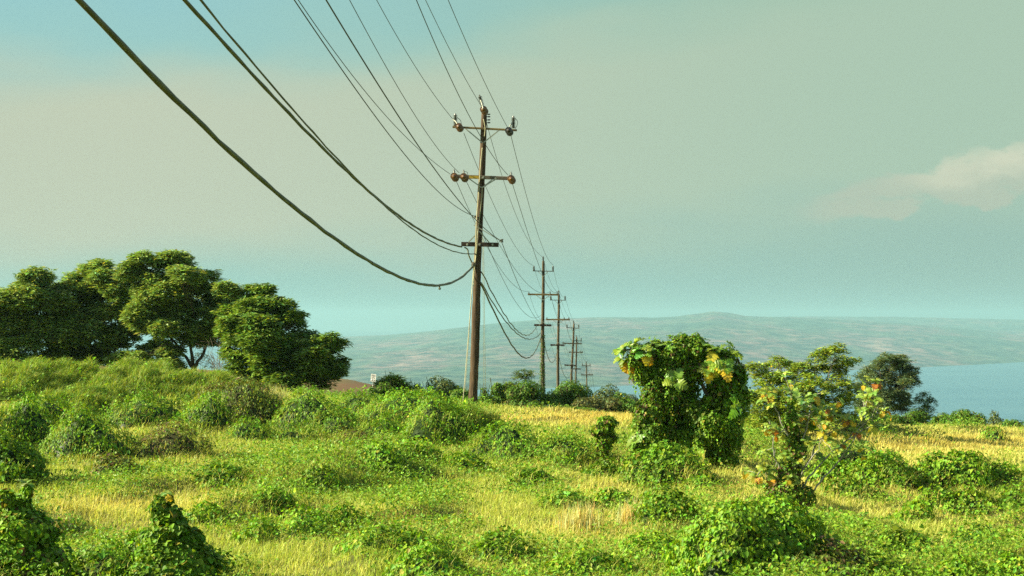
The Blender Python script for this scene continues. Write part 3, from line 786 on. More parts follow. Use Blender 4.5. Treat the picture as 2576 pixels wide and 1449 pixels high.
# bushes along the ridge: px, base y, half width, top y, distance, label, style
BUSH = [
 (990, 990, 36, 940, 92, 'leafy bush with pale yellow tips right of the speed limit sign', 'rosette'),
 (1022, 992, 17, 958, 94, 'slim little bush between the yellow-tipped bush and the round one', 'rosette'),
 (1048, 992, 16, 957, 96, 'narrow upright bush, second of the small ones left of the big pole', 'vine'),
 (1098, 992, 44, 952, 97, 'round grey-green bush left of the big utility pole on the ridge', 'grey'),
 (1140, 995, 24, 963, 98, 'low dark bush touching the left side of the big pole', 'vine'),
 (1218, 1012, 22, 972, 88, 'low bush just right of the big utility pole base', 'vine'),
 (1252, 1010, 30, 950, 96, 'upright rounded bush between the two largest poles', 'vine'),
 (1288, 1010, 34, 958, 100, 'low wide bush between the two largest poles', 'rosette'),
 (1325, 1030, 42, 964, 92, 'dense bush against the left side of the second pole', 'vine'),
 (1390, 1035, 30, 990, 94, 'bush hugging the right side of the second pole', 'vine'),
 (1432, 1025, 52, 965, 98, 'largest green bush under the third, fourth and fifth poles', 'vine'),
 (1498, 1048, 50, 1000, 90, 'olive low bush below the most distant pole', 'brown'),
 (1530, 1018, 38, 976, 112, 'loose twiggy bush right of the most distant pole', 'grey'),
 (1585, 1015, 22, 990, 150, 'small dark distant bush left of the arching vine tree', 'grey'),
 (1450, 1055, 90, 1028, 84, 'long low green bush edging the ochre grass strip', 'vine'),
 (2215, 1080, 36, 1045, 72, 'bush at the foot of the dark grey-green tree', 'vine'),
 (2305, 1085, 30, 1040, 73, 'leafy bush below the small dark tree', 'vine'),
 (2372, 1072, 24, 1045, 78, 'low bush in the middle of the right ridge', 'vine'),
 (2425, 1068, 42, 1036, 77, 'broad bush on the right ridge against the sea', 'vine'),
 (2412, 1090, 26, 1066, 72, 'low bush in front of the broad ridge bush', 'vine'),
 (2502, 1052, 14, 1035, 82, 'tiny dark bush poking above the right ridge', 'grey'),
 (2545, 1080, 22, 1062, 74, 'low bush on the ridge near the right edge', 'vine'),
 (1168, 1005, 26, 974, 82, 'low dark green bush half hidden by the foot of the big pole', 'vine'),
 (1275, 1040, 30, 1008, 80, 'low yellowish bush at the front of the ridge between the two largest poles', 'brown'),
 (1345, 1040, 26, 1012, 78, 'low green bush in front of the second pole foot', 'vine'),
 (1560, 1040, 36, 988, 82, 'uneven green bush just left of the arching vine tree', 'vine'),
 (2140, 1085, 34, 1050, 66, 'green bush between the orange-leafed shrub and the grey-green tree', 'vine'),
 (2265, 1085, 26, 1056, 70, 'small bush left of the leafy bush under the small dark tree', 'vine'),
 (960, 1000, 30, 965, 84, 'dark bush directly below the speed limit sign', 'vine'),
]
for (px, b, hw, t, d, lab, st) in BUSH:
    hw *= 1.3; t -= 5
    g = G_(int(px))
    d = 72 + (d - 72) * .35 if px < 1560 and d > 80 else d
    c0 = (px - CX) / F * d; gz = h1(c0, d); zt = CAMZ + (HY - t) / F * d; H = max(.5, zt - gz); rx = hw / F * d
    root = empty('ridge_bush', (c0, d, gz), lab, 'bush', 'bushes along the ridge')
    LB = []
    m = 7
    for i in range(m + 5):
        s = g.uniform(.2, .5); a = g.uniform(-1, 1)
        zc = gz + H * g.uniform(.25, .72) if i else zt - H * .25
        LB.append([c0 + a * rx * (1 - s) if i else c0, d + g.normal(0, rx * .3), zc, rx * s, rx * s, min(H * .3, rx * s)])
    LB.append([c0, d, gz + H * .25, rx * .8, rx * .8, H * .35])
    mb = MB()
    if st == 'rosette':
        for q in LB:
            n = int(4 * math.pi * q[3] * q[4] * 14); dv = norm(g.normal(size=(n, 3)) + np.array([0, -.2, .4]))
            P = np.array(q[:3]) + dv * np.array(q[3:]) * g.uniform(.7, 1.12, n)[:, None]
            rosette(mb, P, 9, .30, .09, (.17, .28, .045), g, droop=(-.9, .4), yel=.06)
    else:
        col = {'grey': (.13, .19, .06), 'brown': (.13, .16, .04)}.get(st, (.12, .24, .022))
        foliage_on(mb, LB, 230, .12, col, g, T_LEAF, yel=.03, lump=.4, inner=.5, low=-.6, brown=.1 if st == 'brown' else 0)
    mb.build('crown', M_leaf, root)
    tb = MB()
    for k in range(7):
        limb(tb, (c0 + g.normal(0, rx * .15), d, gz - .1), (c0 + g.uniform(-1, 1) * rx * .7, d + g.normal(0, rx * .3), gz + H * g.uniform(.6, 1.05)), .03, .01, g, .2, 6, sides=4)
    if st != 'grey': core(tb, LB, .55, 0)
    tb.build('stems', M_twig, root)

# thin umbrella-topped sapling on the ridge
def sapling():
    g = G_(91); d = 80; px = 1322
    x = (px - CX) / F * d; gz = h1(x, d)
    root = empty('sapling', (x, d, gz), 'thin sapling with flat leafy top, left of the second pole', 'tree')
    tb = MB(); top = W(1325, 952, d)
    limb(tb, (x, d, gz), top, .05, .02, g, .1)
    C = []
    for k in range(8):
        e = W(1325 + g.uniform(-22, 22), 938 + g.uniform(-6, 14), d + g.normal(0, .3)); limb(tb, top, e, .018, .008, g, .2, 5, sides=4); C.append(e)
    for k in range(5):
        e = W(1300 + g.uniform(-20, 60), 975 + g.uniform(-12, 12), d + g.normal(0, .3)); limb(tb, (x, d, gz + 1), e, .02, .008, g, .2, 5, sides=4); C.append(e)
    tb.build('trunk', M_bark, root)
    mb = MB(); C = np.array(C); C = np.concatenate([C + g.normal(0, .14, C.shape) * np.array([1, 1, .4]) for _ in range(7)])
    rosette(mb, C, 8, .22, .07, (.10, .16, .03), g, droop=(-.2, .5)); mb.build('crown', M_leaf, root)
sapling()

# ------------------------------------------------------------------ broad lobed leaves
def big_rosette(mb, c, n, size, g, orange=2, up=.5, axis=(0, 0, 1.), col=(.20, .34, .035)):
    ax = np.array(axis, float); ax /= np.linalg.norm(ax)
    a = np.arange(n) * 2.4 + g.uniform(0, 6); el = np.linspace(1.0, -.35, n) * up * 1.6
    ref = np.cross(ax, [0, 1., .1]); ref /= np.linalg.norm(ref); r2 = np.cross(ax, ref)
    al = np.cos(a)[:, None] * ref + np.sin(a)[:, None] * r2 + ax * el[:, None] + g.normal(0, .12, (n, 3))
    al = norm(al)
    nv = ax * 1.0 - al * .3 + g.normal(0, .25, (n, 3)) + np.array([0, -.15, .2])
    S = size * np.linspace(.55, 1.1, n) * np.exp(g.normal(0, .12, n))
    cc = tints(n, col, .15, 0, g=g)
    for k in range(orange):
        cc[n - 1 - k] = [(.62, .34, .02), (.72, .50, .04), (.60, .52, .05), (.45, .17, .03), (.50, .50, .06)][g.integers(0, 5)]
        al[n - 1 - k] = norm((al[n - 1 - k] * .6 + np.array([0, 0, -.9]))[None])[0]
        nv[n - 1 - k] = np.array([0, -1, .3]) + g.normal(0, .3, 3)
    mb.inst(*T_LOBED, np.tile(np.asarray(c, float), (n, 1)), frames(nv, al), np.stack([S * 1.15, S, S], 1), cc)

# arching tree smothered in vines
def vine_tree():
    g = G_(201)
    d0 = hit(1810, 1192); d = d0 + .8
    x = (1800 - CX) / F * d; gz = h1(x, d)
    root = empty('vine_draped_tree', (x, d, gz), 'arching tree smothered in green vines, lobed leaves on top', 'tree')
    lobes = [(1650, 895, 42, 0), (1700, 885, 42, 0), (1745, 880, 36, .2), (1768, 905, 28, .3), (1640, 935, 40, 0), (1690, 935, 46, -.1), (1735, 930, 42, .1),
             (1645, 985, 38, 0), (1690, 985, 36, 0), (1725, 975, 32, .4), (1640, 1035, 40, 0), (1680, 1035, 34, .1), (1640, 1085, 36, 0), (1625, 1115, 34, 0), (1685, 1085, 28, .2), (1668, 1115, 24, .2),
             (1820, 915, 34, .2), (1850, 940, 30, .3), (1810, 960, 34, .3), (1850, 985, 34, .1), (1800, 1010, 38, 0), (1845, 1030, 36, 0), (1760, 1040, 34, .1),
             (1730, 1055, 30, .3), (1795, 1060, 40, -.1), (1835, 1085, 32, 0), (1770, 1090, 34, 0), (1815, 1120, 34, 0), (1850, 1110, 16, .2), (1820, 1160, 30, 0), (1800, 1140, 24, 0), (1868, 1005, 16, .3), (1835,1180,20,.1), (1735, 1020, 34, .2), (1745, 1062, 30, .2), (1722, 1095, 26, .2), (1600, 900, 26, 0), (1612, 940, 26, 0), (1615, 1060, 26, 0), (1790, 895, 26, .2)]
    LB = []
    for (lx, ly, lr, dy) in lobes:
        dd = d + dy + g.normal(0, .12); c = W(lx, ly, dd); r_ = lr * .86 / F * dd; LB.append([*c, r_, r_ * 1.1, r_ * 1.05])
    for q in list(LB):
        for _ in range(4):
            dv = norm(g.normal(size=(1, 3)))[0]; k_ = g.uniform(.28, .5)
            LB.append([*(np.array(q[:3]) + dv * np.array(q[3:]) * .95), q[3] * k_, q[4] * k_, q[5] * k_ * 1.2])
    mb = MB()
    foliage_on(mb, LB, 480, .066, (.14, .275, .014), g, yel=.02, lump=.46, nfreq=4.6, low=-.95, inner=.4, brown=.16, cut=.66)
    foliage_on(mb, LB, 90, .066, (.17, .31, .018), g, yel=.03, lump=.5, nfreq=5, low=-.95, inner=-.3, brown=.0, cut=.9)
    low = [q for q in LB if q[2] < LB[0][2] - 1.2]
    foliage_on(mb, low, 70, .085, (.12, .19, .02), g, yel=.03, lump=.4, nfreq=3.4, low=-.95, inner=-.1, brown=.9, cut=.6)
    # hanging strands
    n = 420
    for k in range(n):
        q = LB[g.integers(0, len(LB))]
        a = g.uniform(0, 6.28); s = np.array([q[0] + math.cos(a) * q[3], q[1] + math.sin(a) * q[4], q[2]])
        m = g.integers(5, 12); P = s + np.stack([g.normal(0, .03, m).cumsum(), g.normal(0, .03, m).cumsum(), -np.arange(m) * .075], 1)
        P = P[P[:, 2] > gz]; m = len(P)
        if m: mb.inst(*T_HEART, P, frames(np.array([math.cos(a), math.sin(a), .4]) + g.normal(0, .4, (m, 3)), np.array([0, 0, -1.]) + g.normal(0, .4, (m, 3))), np.full(m, .068), tints(m, GREEN, .25, .05, g=g))
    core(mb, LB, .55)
    mb.build('vine_foliage', [M_leaf, M_twig], root)
    tb = MB()
    top1 = W(1660, 960, d); top2 = W(1820, 960, d)
    limb(tb, (x + .1, d, gz - .2), W(1815, 1050, d), .13, .10, g, .1); limb(tb, W(1815, 1050, d), top2, .1, .05, g, .15)
    limb(tb, W(1640, 1150, d), top1, .12, .05, g, .1); limb(tb, W(1815, 1050, d), W(1740, 920, d), .08, .04, g, .1)
    ends = [(1560, 880, 9, 0, (-.8, 0, .9)), (1590, 868, 8, 0, (-.3, 0, 1)), (1583, 905, 11, 3, (-.8, 0, .6)), (1566, 900, 8, 2, (-1, -.1, .3)), (1612, 878, 10, 0, (-.3, 0, 1)), (1622, 888, 9, 2, (-.4, -.3, .8)), (1660, 870, 9, 0, (0, 0, 1)), (1690, 872, 9, 0, (.1, 0, 1)),
            (1722, 868, 9, 0, (.1, 0, 1)), (1752, 862, 11, 3, (.1, -.2, 1)), (1772, 872, 9, 0, (.4, 0, .9)), (1802, 880, 10, 1, (.1, 0, 1)), (1845, 886, 9, 0, (.6, 0, .8)), (1800, 915, 11, 3, (-.2, -.6, .6)),
            (1822, 925, 10, 1, (.3, -.6, .6)), (1698, 958, 10, 0, (.1, -1, .3)), (1862, 945, 8, 0, (1, 0, .2)), (1870, 970, 7, 0, (1, 0, .1)), (1598, 1108, 7, 0, (-.8, -.3, .5)), (1780, 925, 9, 2, (-.3, -.6, .4)), (1850, 1020, 7, 0, (.8, -.4, .2)), (1858, 1075, 6, 0, (.9, 0, -.2))]
    bb = MB()
    for (ex, ey, n, orr, ax) in ends:
        e = W(ex, ey, d - (.1 if ex < 1600 or ex > 1855 or ey < 875 else .62) + g.normal(0, .1))
        big_rosette(bb, e, n + 1, .37, g, orr, .5, ax)
        near = min(LB, key=lambda q: np.linalg.norm(np.array(q[:3]) - e))
        limb(tb, np.array(near[:3]), e, .035, .02, g, .1, 5)
    limb(tb, W(1625, 965, d), W(1580, 905, d), .04, .025, g, .05)
    bb.build('broad_leaves', M_big, root)
    tb.build('trunk', M_dbark, root)
vine_tree()

# shrub with pale stems and orange leaves
def orange_shrub():
    g = G_(301)
    d = hit(2010, 1292) + .2; x = (2012 - CX) / F * d; gz = h1(x, d)
    root = empty('broad_leaf_shrub', (x, d, gz), 'open shrub with pale bent stems and green and orange lobed leaves', 'shrub')
    S = [[(2012, 1300), (2005, 1230), (1995, 1170), (1990, 1100), (1985, 1040), (1990, 985)],
         [(2010, 1240), (2040, 1190), (2090, 1140), (2135, 1105), (2165, 1060), (2185, 1010), (2202, 960)],
         [(2030, 1250), (2062, 1212), (2105, 1165), (2135, 1125), (2160, 1075), (2200, 1045), (2225, 1030)],
         [(2000, 1240), (1965, 1190), (1948, 1150), (1945, 1100), (1940, 1075)],
         [(2000, 1260), (1950, 1215), (1905, 1195)],
         [(2005, 1200), (2040, 1150), (2055, 1110), (2075, 1070), (2085, 1040)],
         [(2000, 1180), (2015, 1120), (2030, 1070), (2040, 1020), (2045, 995)],
         [(1992, 1120), (1965, 1060), (1950, 1020), (1940, 985)],
         [(2135, 1105), (2170, 1080), (2200, 1070)], [(2120, 1150), (2150, 1135), (2168, 1115)],
         [(2055, 1110), (2100, 1080), (2130, 1050)], [(1995, 1075), (2025, 1062), (2048, 1048)], [(2165, 1060), (2178, 1020), (2180, 1000)],
         [(2008, 1230), (2020, 1180), (2060, 1130), (2068, 1085)]]
    tips = []
    tb = MB(); sm = []
    for k, st in enumerate(S):
        off = g.normal(0, .25) if k else 0
        m = len(st); P = np.array([W(a, b, d + off * i / (m - 1)) for i, (a, b) in enumerate(st)])
        t = np.linspace(0, m - 1, (m - 1) * 4 + 1); Q = np.stack([np.interp(t, range(m), P[:, i]) for i in range(3)], 1)
        Q[1:-1] += g.normal(0, .015, Q[1:-1].shape)
        r0 = .045 if k == 0 else (.024 if k < 9 else .014)
        tb.tube(Q, np.linspace(r0, .008, len(Q)), 6); tips.append(Q[-1]); sm.append(Q)
    tb2 = MB(); bb = MB()
    for k, q in enumerate(tips):
        big_rosette(bb, q, [12, 11, 8, 9, 11, 12, 12, 10, 6, 6, 9, 7, 6, 9][k], .22, g, [0, 3, 2, 2, 5, 3, 2, 2, 1, 1, 3, 2, 1, 2][k], .6, (g.normal(0, .3), g.normal(0, .3) - .2, .8), col=(.26, .38, .05))
    for _ in range(95):        # small side twigs with young leaves
        Q = sm[g.integers(0, len(sm))]; q0 = Q[g.integers(len(Q) // 3, len(Q))]; q1 = q0 + g.normal(0, .16, 3) + np.array([0, 0, .14])
        limb(tb, q0, q1, .009, .004, g, .2, 4, sides=4)
        big_rosette(bb, q1, int(g.integers(4, 9)), g.uniform(.11, .18), g, int(g.random() < .35), .6, (g.normal(0, .4), -.2, .8), col=(.27, .38, .045))
    for (ex, ey, n, o) in [(1985, 1215, 10, 0), (2000, 1195, 8, 1), (1940, 1200, 9, 5), (1925, 1180, 8, 1), (2060, 1150, 6, 1), (2010, 1050, 9, 2), (2045, 1030, 9, 0), (2070, 1060, 7, 3), (1965, 1090, 7, 2),
                           (1975, 1150, 7, 0), (2030, 1110, 8, 1), (2195, 985, 5, 1), (1905, 1215, 7, 0), (2000, 1010, 8, 0), (2090, 1110, 6, 1), (2025, 1010, 8, 1), (2165, 1125, 7, 1), (2060, 1010, 8, 0)]:
        big_rosette(bb, W(ex, ey, d + g.normal(0, .25)), n + 3, .21, g, o // 2 + (o > 3) * 2, .5, (g.normal(0, .4), -.4, .8), col=(.26, .38, .05))
    bb.build('broad_leaves', M_big, root)
    tb.build('stem', M_pale, root)
    # vines climbing the middle stem and hugging the foot
    mb = MB(); LB = []
    for (lx, ly, lr) in [(1985, 1060, 24), (2005, 1130, 26), (1975, 1180, 24), (1990, 1010, 13), (1988, 1040, 15), (1992, 1075, 18), (1990, 1110, 20), (1998, 1145, 20), (2000, 1180, 20), (2015, 1100, 13), (1985, 1230, 40), (2025, 1250, 26), (1955, 1235, 28), (2010, 1285, 30), (2040, 1070, 10)]:
        c = W(lx, ly, d + .05); r_ = lr / F * d; LB.append([*c, r_, r_, r_ * 1.1])
    foliage_on(mb, LB, 520, .062, (.14, .27, .02), g, yel=.05, lump=.25, low=-.95, inner=.5, brown=.45, cut=.7)
    mb.build('vine_foliage', M_leaf, root)
orange_shrub()

# slim vine wrapped post, two stumps in the foreground, second twiggy clump under the arching tree
mound(1516, 1168, 30, 1052, 'slim column of vines between the pointed mound and the arching vine tree', 'column', 'vine_column', 'shrub', None)
def leaf_sprig(label_pts, name, lab, px, base, hw, top, peak):
    o, L_ = mound(px, base, hw, top, lab, 'stump', name, 'stump', 'vine covered stumps in the foreground', peak=peak, leaf=.068)
    return o, L_
o, L_ = leaf_sprig(None, 'vine_stump', 'cone-shaped stump wrapped in vines, one orange leaf at its top', 448, 1490, 112, 1235, .35)
g = G_(71); bb = MB(); L0 = L_[-1]
big_rosette(bb, (L0[0] - .02, L0[1] - .1, L0[2] + L0[5] * .8), 7, .13, g, 1, .9, (-.1, -.3, 1), (.26, .36, .05)); q = bb.build('broad_leaves', M_big, o)
o, L_ = leaf_sprig(None, 'vine_stump', 'wide leafy vine stump in the bottom left corner with a pale rosette', 50, 1500, 125, 1215, 0)
bb = MB(); L0 = L_[-1]
big_rosette(bb, (L0[0], L0[1] - .1, L0[2] + L0[5]), 9, .2, g, 0, .9, (0, -.2, 1), (.24, .36, .04)); bb.build('broad_leaves', M_big, o)

# tufts of tall straw
for (px, b, w, hh, lab) in [(1455, 1335, 44, 85, 'tall pale straw tuft in the middle meadow, left of the pair'), (1580, 1325, 26, 80, 'tall pale straw tuft beside the ragged mound, right of the pair'),
                            (690, 1020, 30, 60, 'tall straw tuft left of the tall green mound, under the dark round tree'), (150, 1330, 24, 40, 'tan grass tuft right of the wide corner stump')]:
    g = G_(px); d = hit(px, b); rx = w / F * d; n = 320
    X = (px - CX) / F * d + g.normal(0, rx * .6, n); Y = d + g.normal(0, rx * .6, n); P = np.stack([X, Y, h(X, Y)], 1)
    mb = MB(); blades(mb, P, g.uniform(.35, 1.05, n) * hh / F * d, np.full(n, .016), tints(n, (.56, .52, .20), .15, 0, g=g), .2, g, .02)
    tag(mb.build('grass_tuft', M_grass, origin=(P[0][0], P[0][1], P[0][2])), lab, 'grass tuft', 'tufts of tall straw')

# ------------------------------------------------------------------ utility poles
def lathe_sheds(mb, c, axis, n, r, pitch, core_r, mat=0):
    prof = [(core_r, 0)]
    for k in range(n):
        z = pitch * (k + .15)
        prof += [(core_r, z), (r, z + pitch * .25), (r, z + pitch * .35), (core_r, z + pitch * .7)]
    prof += [(core_r, pitch * n), (core_r * .8, pitch * n + .06)]
    mb.lathe(c, axis, prof, 14, mat)
def bar(mb, a, b, w=.05, t=.015, mat=0):
    a, b = np.array(a, float), np.array(b, float); dr = b - a; ln = np.linalg.norm(dr); dr /= ln
    s = np.array([0, 1., 0]); u = np.cross(s, dr); u /= np.linalg.norm(u)
    mb.box((a + b) / 2, (ln, t, w), mat, np.stack([dr, s, u], 1))
def polyz(bx, bz, tx, tz, z): return bx + (tx - bx) * (z - bz) / (tz - bz)

def pole(d, bpx, tpx, ztop_py, arms, label, main=False, r0=.17, r1=.12, mat=None):
    """arms: list of (kind, py, half width px left, half width px right, tilt px)"""
    mat = mat or (M_pole if main else M_pole2)
    x0 = (bpx - CX) / F * d; gz = h1(x0, d) - .05
    top = W(tpx, ztop_py, d)
    root = empty('utility_pole', (x0, d, gz), label, 'utility pole', 'wooden utility poles in a line')
    g = G_(int(bpx))
    mb = MB(); n = 40; t = np.linspace(0, 1, n)
    P = np.array([x0, d, gz - .3]) + t[:, None] * (top - np.array([x0, d, gz - .3]))
    P[:, 0] += .02 * np.sin(t * 9); R = r0 + (r1 - r0) * t; R = R * (1 + .035 * g.normal(size=n))
    mb.tube(P, R, 14); mb.build('post', mat, root)
    def axis_x(z): return x0 + (top[0] - x0) * (z - gz) / (top[2] - gz)
    return root, axis_x, top, gz

ATT = {}     # wire attachment points
# --- the big pole
D = 62.0
root, ax, top, gz = pole(D, 1187, 1217, 283, None, 'nearest and tallest brown wooden pole with orange disc insulators', True, .20, .125)
front = D - .2
def Wd(px, py, dd=D): return W(px, py, dd)
def crossarm(root, a, b, w, dep, y, mat, braces, bolts=(), name='crossarm', yellow=None):
    """a,b image points of the arm ends; y distance"""
    A, B = W(*a, y), W(*b, y); mb = MB(); dr = (B - A); ln = np.linalg.norm(dr); dr /= ln
    s = np.array([0, 1., 0]); u = np.cross(dr, s)
    mb.box((A + B) / 2, (ln, dep, w), 0, np.stack([dr, s, u], 1), .012)
    arm = mb.build(name, mat, root)
    for (p, q) in braces:
        b2 = MB(); bar(b2, W(*p, y - dep / 2 - .012), W(*q, y - dep / 2 - .035), .05, .012); b2.build('brace', M_galv, arm)
    if bolts:
        for p in bolts:
            b3 = MB()
            c = W(*p, y - dep / 2); b3.lathe(c + np.array([0, .01, 0]), (0, -1, 0), [(.05, 0), (.05, .015), (.028, .016), (.025, .04)], 8)
            b3.build('bolt', M_galv, arm)
    if yellow:
        b4 = MB(); c = W(*yellow[0], y - dep / 2 - .004); c2 = W(*yellow[1], y - dep / 2 - .004)
        b4.box((c + c2) / 2, (np.linalg.norm(c2 - c), .006, w * .82), 0, np.stack([dr, s, u], 1)); b4.build('marker_plate', M_yel, arm)
    return arm
Y1 = D - .19
crossarm(root, (1138, 319.5), (1300, 328), .085, .09, Y1, M_armr, [((1171, 324), (1213, 359)), ((1255, 328), (1216, 359))])
crossarm(root, (1135, 443), (1294, 449.5), .155, .11, Y1, M_arm, [((1179, 449), (1211, 472)), ((1238, 452), (1213, 472)), ((1245, 452), (1214, 471))], [(1215, 446.5), (1246, 449)], yellow=((1180, 445), (1204, 446.3)))
crossarm(root, (1160, 614), (1254, 616), .19, .11, Y1 - .03, M_armd, [((1178, 610), (1205, 582)), ((1230, 610), (1206, 582))], [(1175, 615), (1206, 615), (1239, 615.5)])
def bell(px, py, y, m=M_bell, r=.16, disc2=True):
    mb = MB()
    for k in range(2 if disc2 else 1):
        c = W(px + k * 3, py + k * 4, y) + np.array([0, .14 * k - .05, 0])
        mb.lathe(c, (0, -1, 0), [(.02, -.10), (.06, -.09), (.07, -.03), (r * .7, -.02), (r, .02), (r * .97, .045), (r * .6, .05), (r * .45, .065), (.055, .075), (.05, .12), (.02, .14)], 18)
    return mb.build('disc_insulator', m, root)
bell(1154, 319, Y1 - .22); bell(1279, 329, Y1 - .22, M_belld); bell(1216, 276, D - .26)
bell(1142, 444, Y1 - .2, r=.165); bell(1166, 445, Y1 - .2, r=.165); bell(1285, 450, Y1 - .2, r=.165)
def post_ins(px, py, y, n, r, pitch, cr, axis=(0, 0, 1), m=None, nm='insulator'):
    mb = MB(); lathe_sheds(mb, W(px, py, y), axis, n, r, pitch, cr); return mb.build(nm, m or M_ins, root)
post_ins(1145, 317, Y1, 8, .10, .06, .045); post_ins(1291, 323, Y1, 8, .10, .06, .045); post_ins(1214, 270, D - .15, 8, .10, .062, .04, (-.28, 0, 1))
post_ins(1142, 440, Y1, 3, .06, .06, .03); post_ins(1166, 441, Y1, 3, .06, .06, .03); post_ins(1285, 446, Y1, 3, .07, .06, .03)
# arresters / jumpers
def jumper(pts, r=.012, nm='jumper_wire', m=M_galv, y=Y1):
    P = np.array([W(a, b, y + c) for a, b, c in pts]); k = len(P)
    t = np.linspace(0, k - 1, (k - 1) * 6 + 1)
    Q = np.zeros((len(t), 3))
    for i, tt in enumerate(t):       # Catmull-Rom
        s = min(int(tt), k - 2); f = tt - s
        p0, p1, p2, p3 = P[max(s - 1, 0)], P[s], P[s + 1], P[min(s + 2, k - 1)]
        Q[i] = .5 * ((2 * p1) + (-p0 + p2) * f + (2 * p0 - 5 * p1 + 4 * p2 - p3) * f * f + (-p0 + 3 * p1 - 3 * p2 + p3) * f ** 3)
    mb = MB(); mb.tube(Q, r, 6); return mb.build(nm, m, root)
jumper([(1139, 300, -.1), (1146, 306, -.2), (1152, 316, -.3)], .03); jumper([(1150, 296, 0), (1158, 303, .1), (1160, 312, 0)], .012, m=M_wire)
jumper([(1287, 310, -.1), (1282, 318, -.2), (1279, 326, -.3)], .03); jumper([(1294, 297, 0), (1301, 305, 0), (1300, 316, 0), (1295, 324, 0)], .012, m=M_wire)
jumper([(1209, 252, -.1), (1212, 262, -.15), (1215, 273, -.3)], .03)
jumper([(1141, 430, -.1), (1142, 443, -.32)], .018); jumper([(1165, 431, -.1), (1166, 444, -.32)], .018); jumper([(1169, 431, -.05), (1175, 434, -.05), (1176, 441, 0)], .01, m=M_wire)
jumper([(1285, 436, -.1), (1285, 449, -.32)], .018)
# ground wire conduits down the pole
jumper([(1216, 300, -.02), (1220, 322, -.05), (1218, 345, -.04)], .02, 'ground_wire', M_pipe)
jumper([(1213, 372, -.04), (1210, 400, -.05), (1206, 450, -.14), (1203, 500, -.06), (1199, 545, -.06), (1197, 600, -.16), (1196, 640, -.08), (1192, 690, -.1), (1191, 720, -.06)], .024, 'ground_wire', M_pipe)
jumper([(1213, 470, -.05), (1211, 500, -.05), (1205, 555, -.05), (1201, 590, -.17), (1199, 625, -.17), (1195, 660, -.1)], .02, 'ground_wire', M_pipe)
mb = MB()
for k, py in enumerate((288, 294, 302, 309)): mb.lathe(W(1222, py, D), (1, -.2, 0), [(.02, 0), (.02, .1), (.035, .11), (.035, .15), (.012, .2)], 8)
mb.build('step_bolts', M_belld, root)
mb = MB(); mb.lathe(W(1262, 610, Y1 - .05), (0, 0, 1), [(.03, 0), (.07, .01), (.07, .04), (.045, .06), (.045, .09), (.07, .11), (.07, .14), (.03, .15)], 12); mb.box(W(1259, 608, Y1), (.14, .06, .03)); mb.build('spool_bracket', M_ins, root)
mb = MB(); mb.lathe(W(1195, 549, Y1), (0, 0, 1), [(.03, 0), (.06, .01), (.04, .05), (.06, .1), (.03, .12)], 10); mb.box(W(1199, 547, Y1 + .02), (.16, .05, .03)); mb.build('spool_bracket', M_ins, root)
mb = MB(); mb.box(W(1190, 668, Y1), (.16, .14, .16), bevel=.03); mb.lathe(W(1191, 664, Y1 - .05), (0, -1, 0), [(.05, 0), (.09, .01), (.09, .05), (.03, .07)], 10); mb.build('cable_clamp', M_arm, root)
jumper([(1168, 622, 0), (1176, 628, 0), (1178, 640, 0), (1184, 655, 0), (1190, 667, 0), (1191, 680, 0)], .035, 'cable_drop', M_cable)
mb = MB(); bar(mb, W(1192, 566, Y1), W(1259, 606, Y1 - .02), .035, .02); mb.build('bracket_arm', M_galv, root)

# --- far poles
def far_pole(d, bpx, tpx, tpy, aps, label, tilt=0):
    root, ax, top, gz = pole(d, bpx, tpx, tpy, None, label, False, .19, .12)
    y = d - .2; att = []
    for k, (py, l, r_, w, m, br) in enumerate(aps):
        c = tpx + (bpx - tpx) * (py - tpy) / 340.
        A, B = (l, py - tilt), (r_, py + tilt)
        inner = ((l + c) / 2 + 1, py + 1), ((r_ + c) / 2 - 1, py + 1)
        dy = (14 if k < 2 else -9) * 129 / d
        crossarm(root, A, B, w, .1, y, m, [(inner[0], (c, py + dy)), (inner[1], (c, py + dy))])
        s = 129 / d
        if k == 0:
            for ex in (l + 2.5 * s, r_ - 2.5 * s):
                mb = MB(); lathe_sheds(mb, W(ex, py - 1, y), (0, 0, 1), 6, .12, .065, .05); mb.build('insulator', M_ins, root)
                att.append(W(ex, py - 11 * s, y))
            mb = MB(); lathe_sheds(mb, W(c, tpy + 1, y + .2), (0, 0, 1), 6, .1, .07, .05); mb.build('insulator', M_ins, root)
            att.append(W(c, tpy - 8 * s, y))
        if k == 1:
            for ex in (l + 3 * s, c + 18 * s, r_ - 3 * s):
                mb = MB(); lathe_sheds(mb, W(ex, py - 1, y), (0, 0, 1), 3, .07, .06, .035); mb.build('insulator', M_ins, root)
                att.append(W(ex, py - 7 * s, y))
        if k == 2:
            att.append(W(l + 4 * s, py + 2, y)); att.append(W(c - 2 * s, py + 12 * s, y)); att.append(W(r_ + 2 * s, py - 4 * s, y))
    return att
att2 = far_pole(129, 1364, 1366, 657, [(682, 1340, 1393, .07, M_pole2, 1), (741, 1327, 1404, .16, M_armr, 1), (818, 1343, 1387, .19, M_armd, 0)], 'second pole from the big one, ivy creeping up its lower half', .5)
att3 = far_pole(160, 1402, 1405, 740, [(755, 1383, 1423, .07, M_pole2, 1), (804, 1373, 1433, .16, M_armr, 1), (868, 1384, 1420, .19, M_armd, 0)], 'third pole from the big one, upright, just right of the ivy-clad one', .3)
att4 = far_pole(196, 1432, 1443, 814, [(825, 1424, 1457, .09, M_pole2, 1), (864, 1414, 1463, .16, M_pole2, 1), (919, 1419, 1448, .2, M_armd, 0)], 'fourth pole from the big one, leaning right', .8)
att5 = far_pole(248, 1446, 1450, 849, [(857, 1441, 1463, .11, M_pole2, 1), (886, 1430, 1466, .18, M_pole2, 1), (928, 1438, 1460, .2, M_armd, 0)], 'fifth pole from the big one, thin, close behind the leaning one', .3)
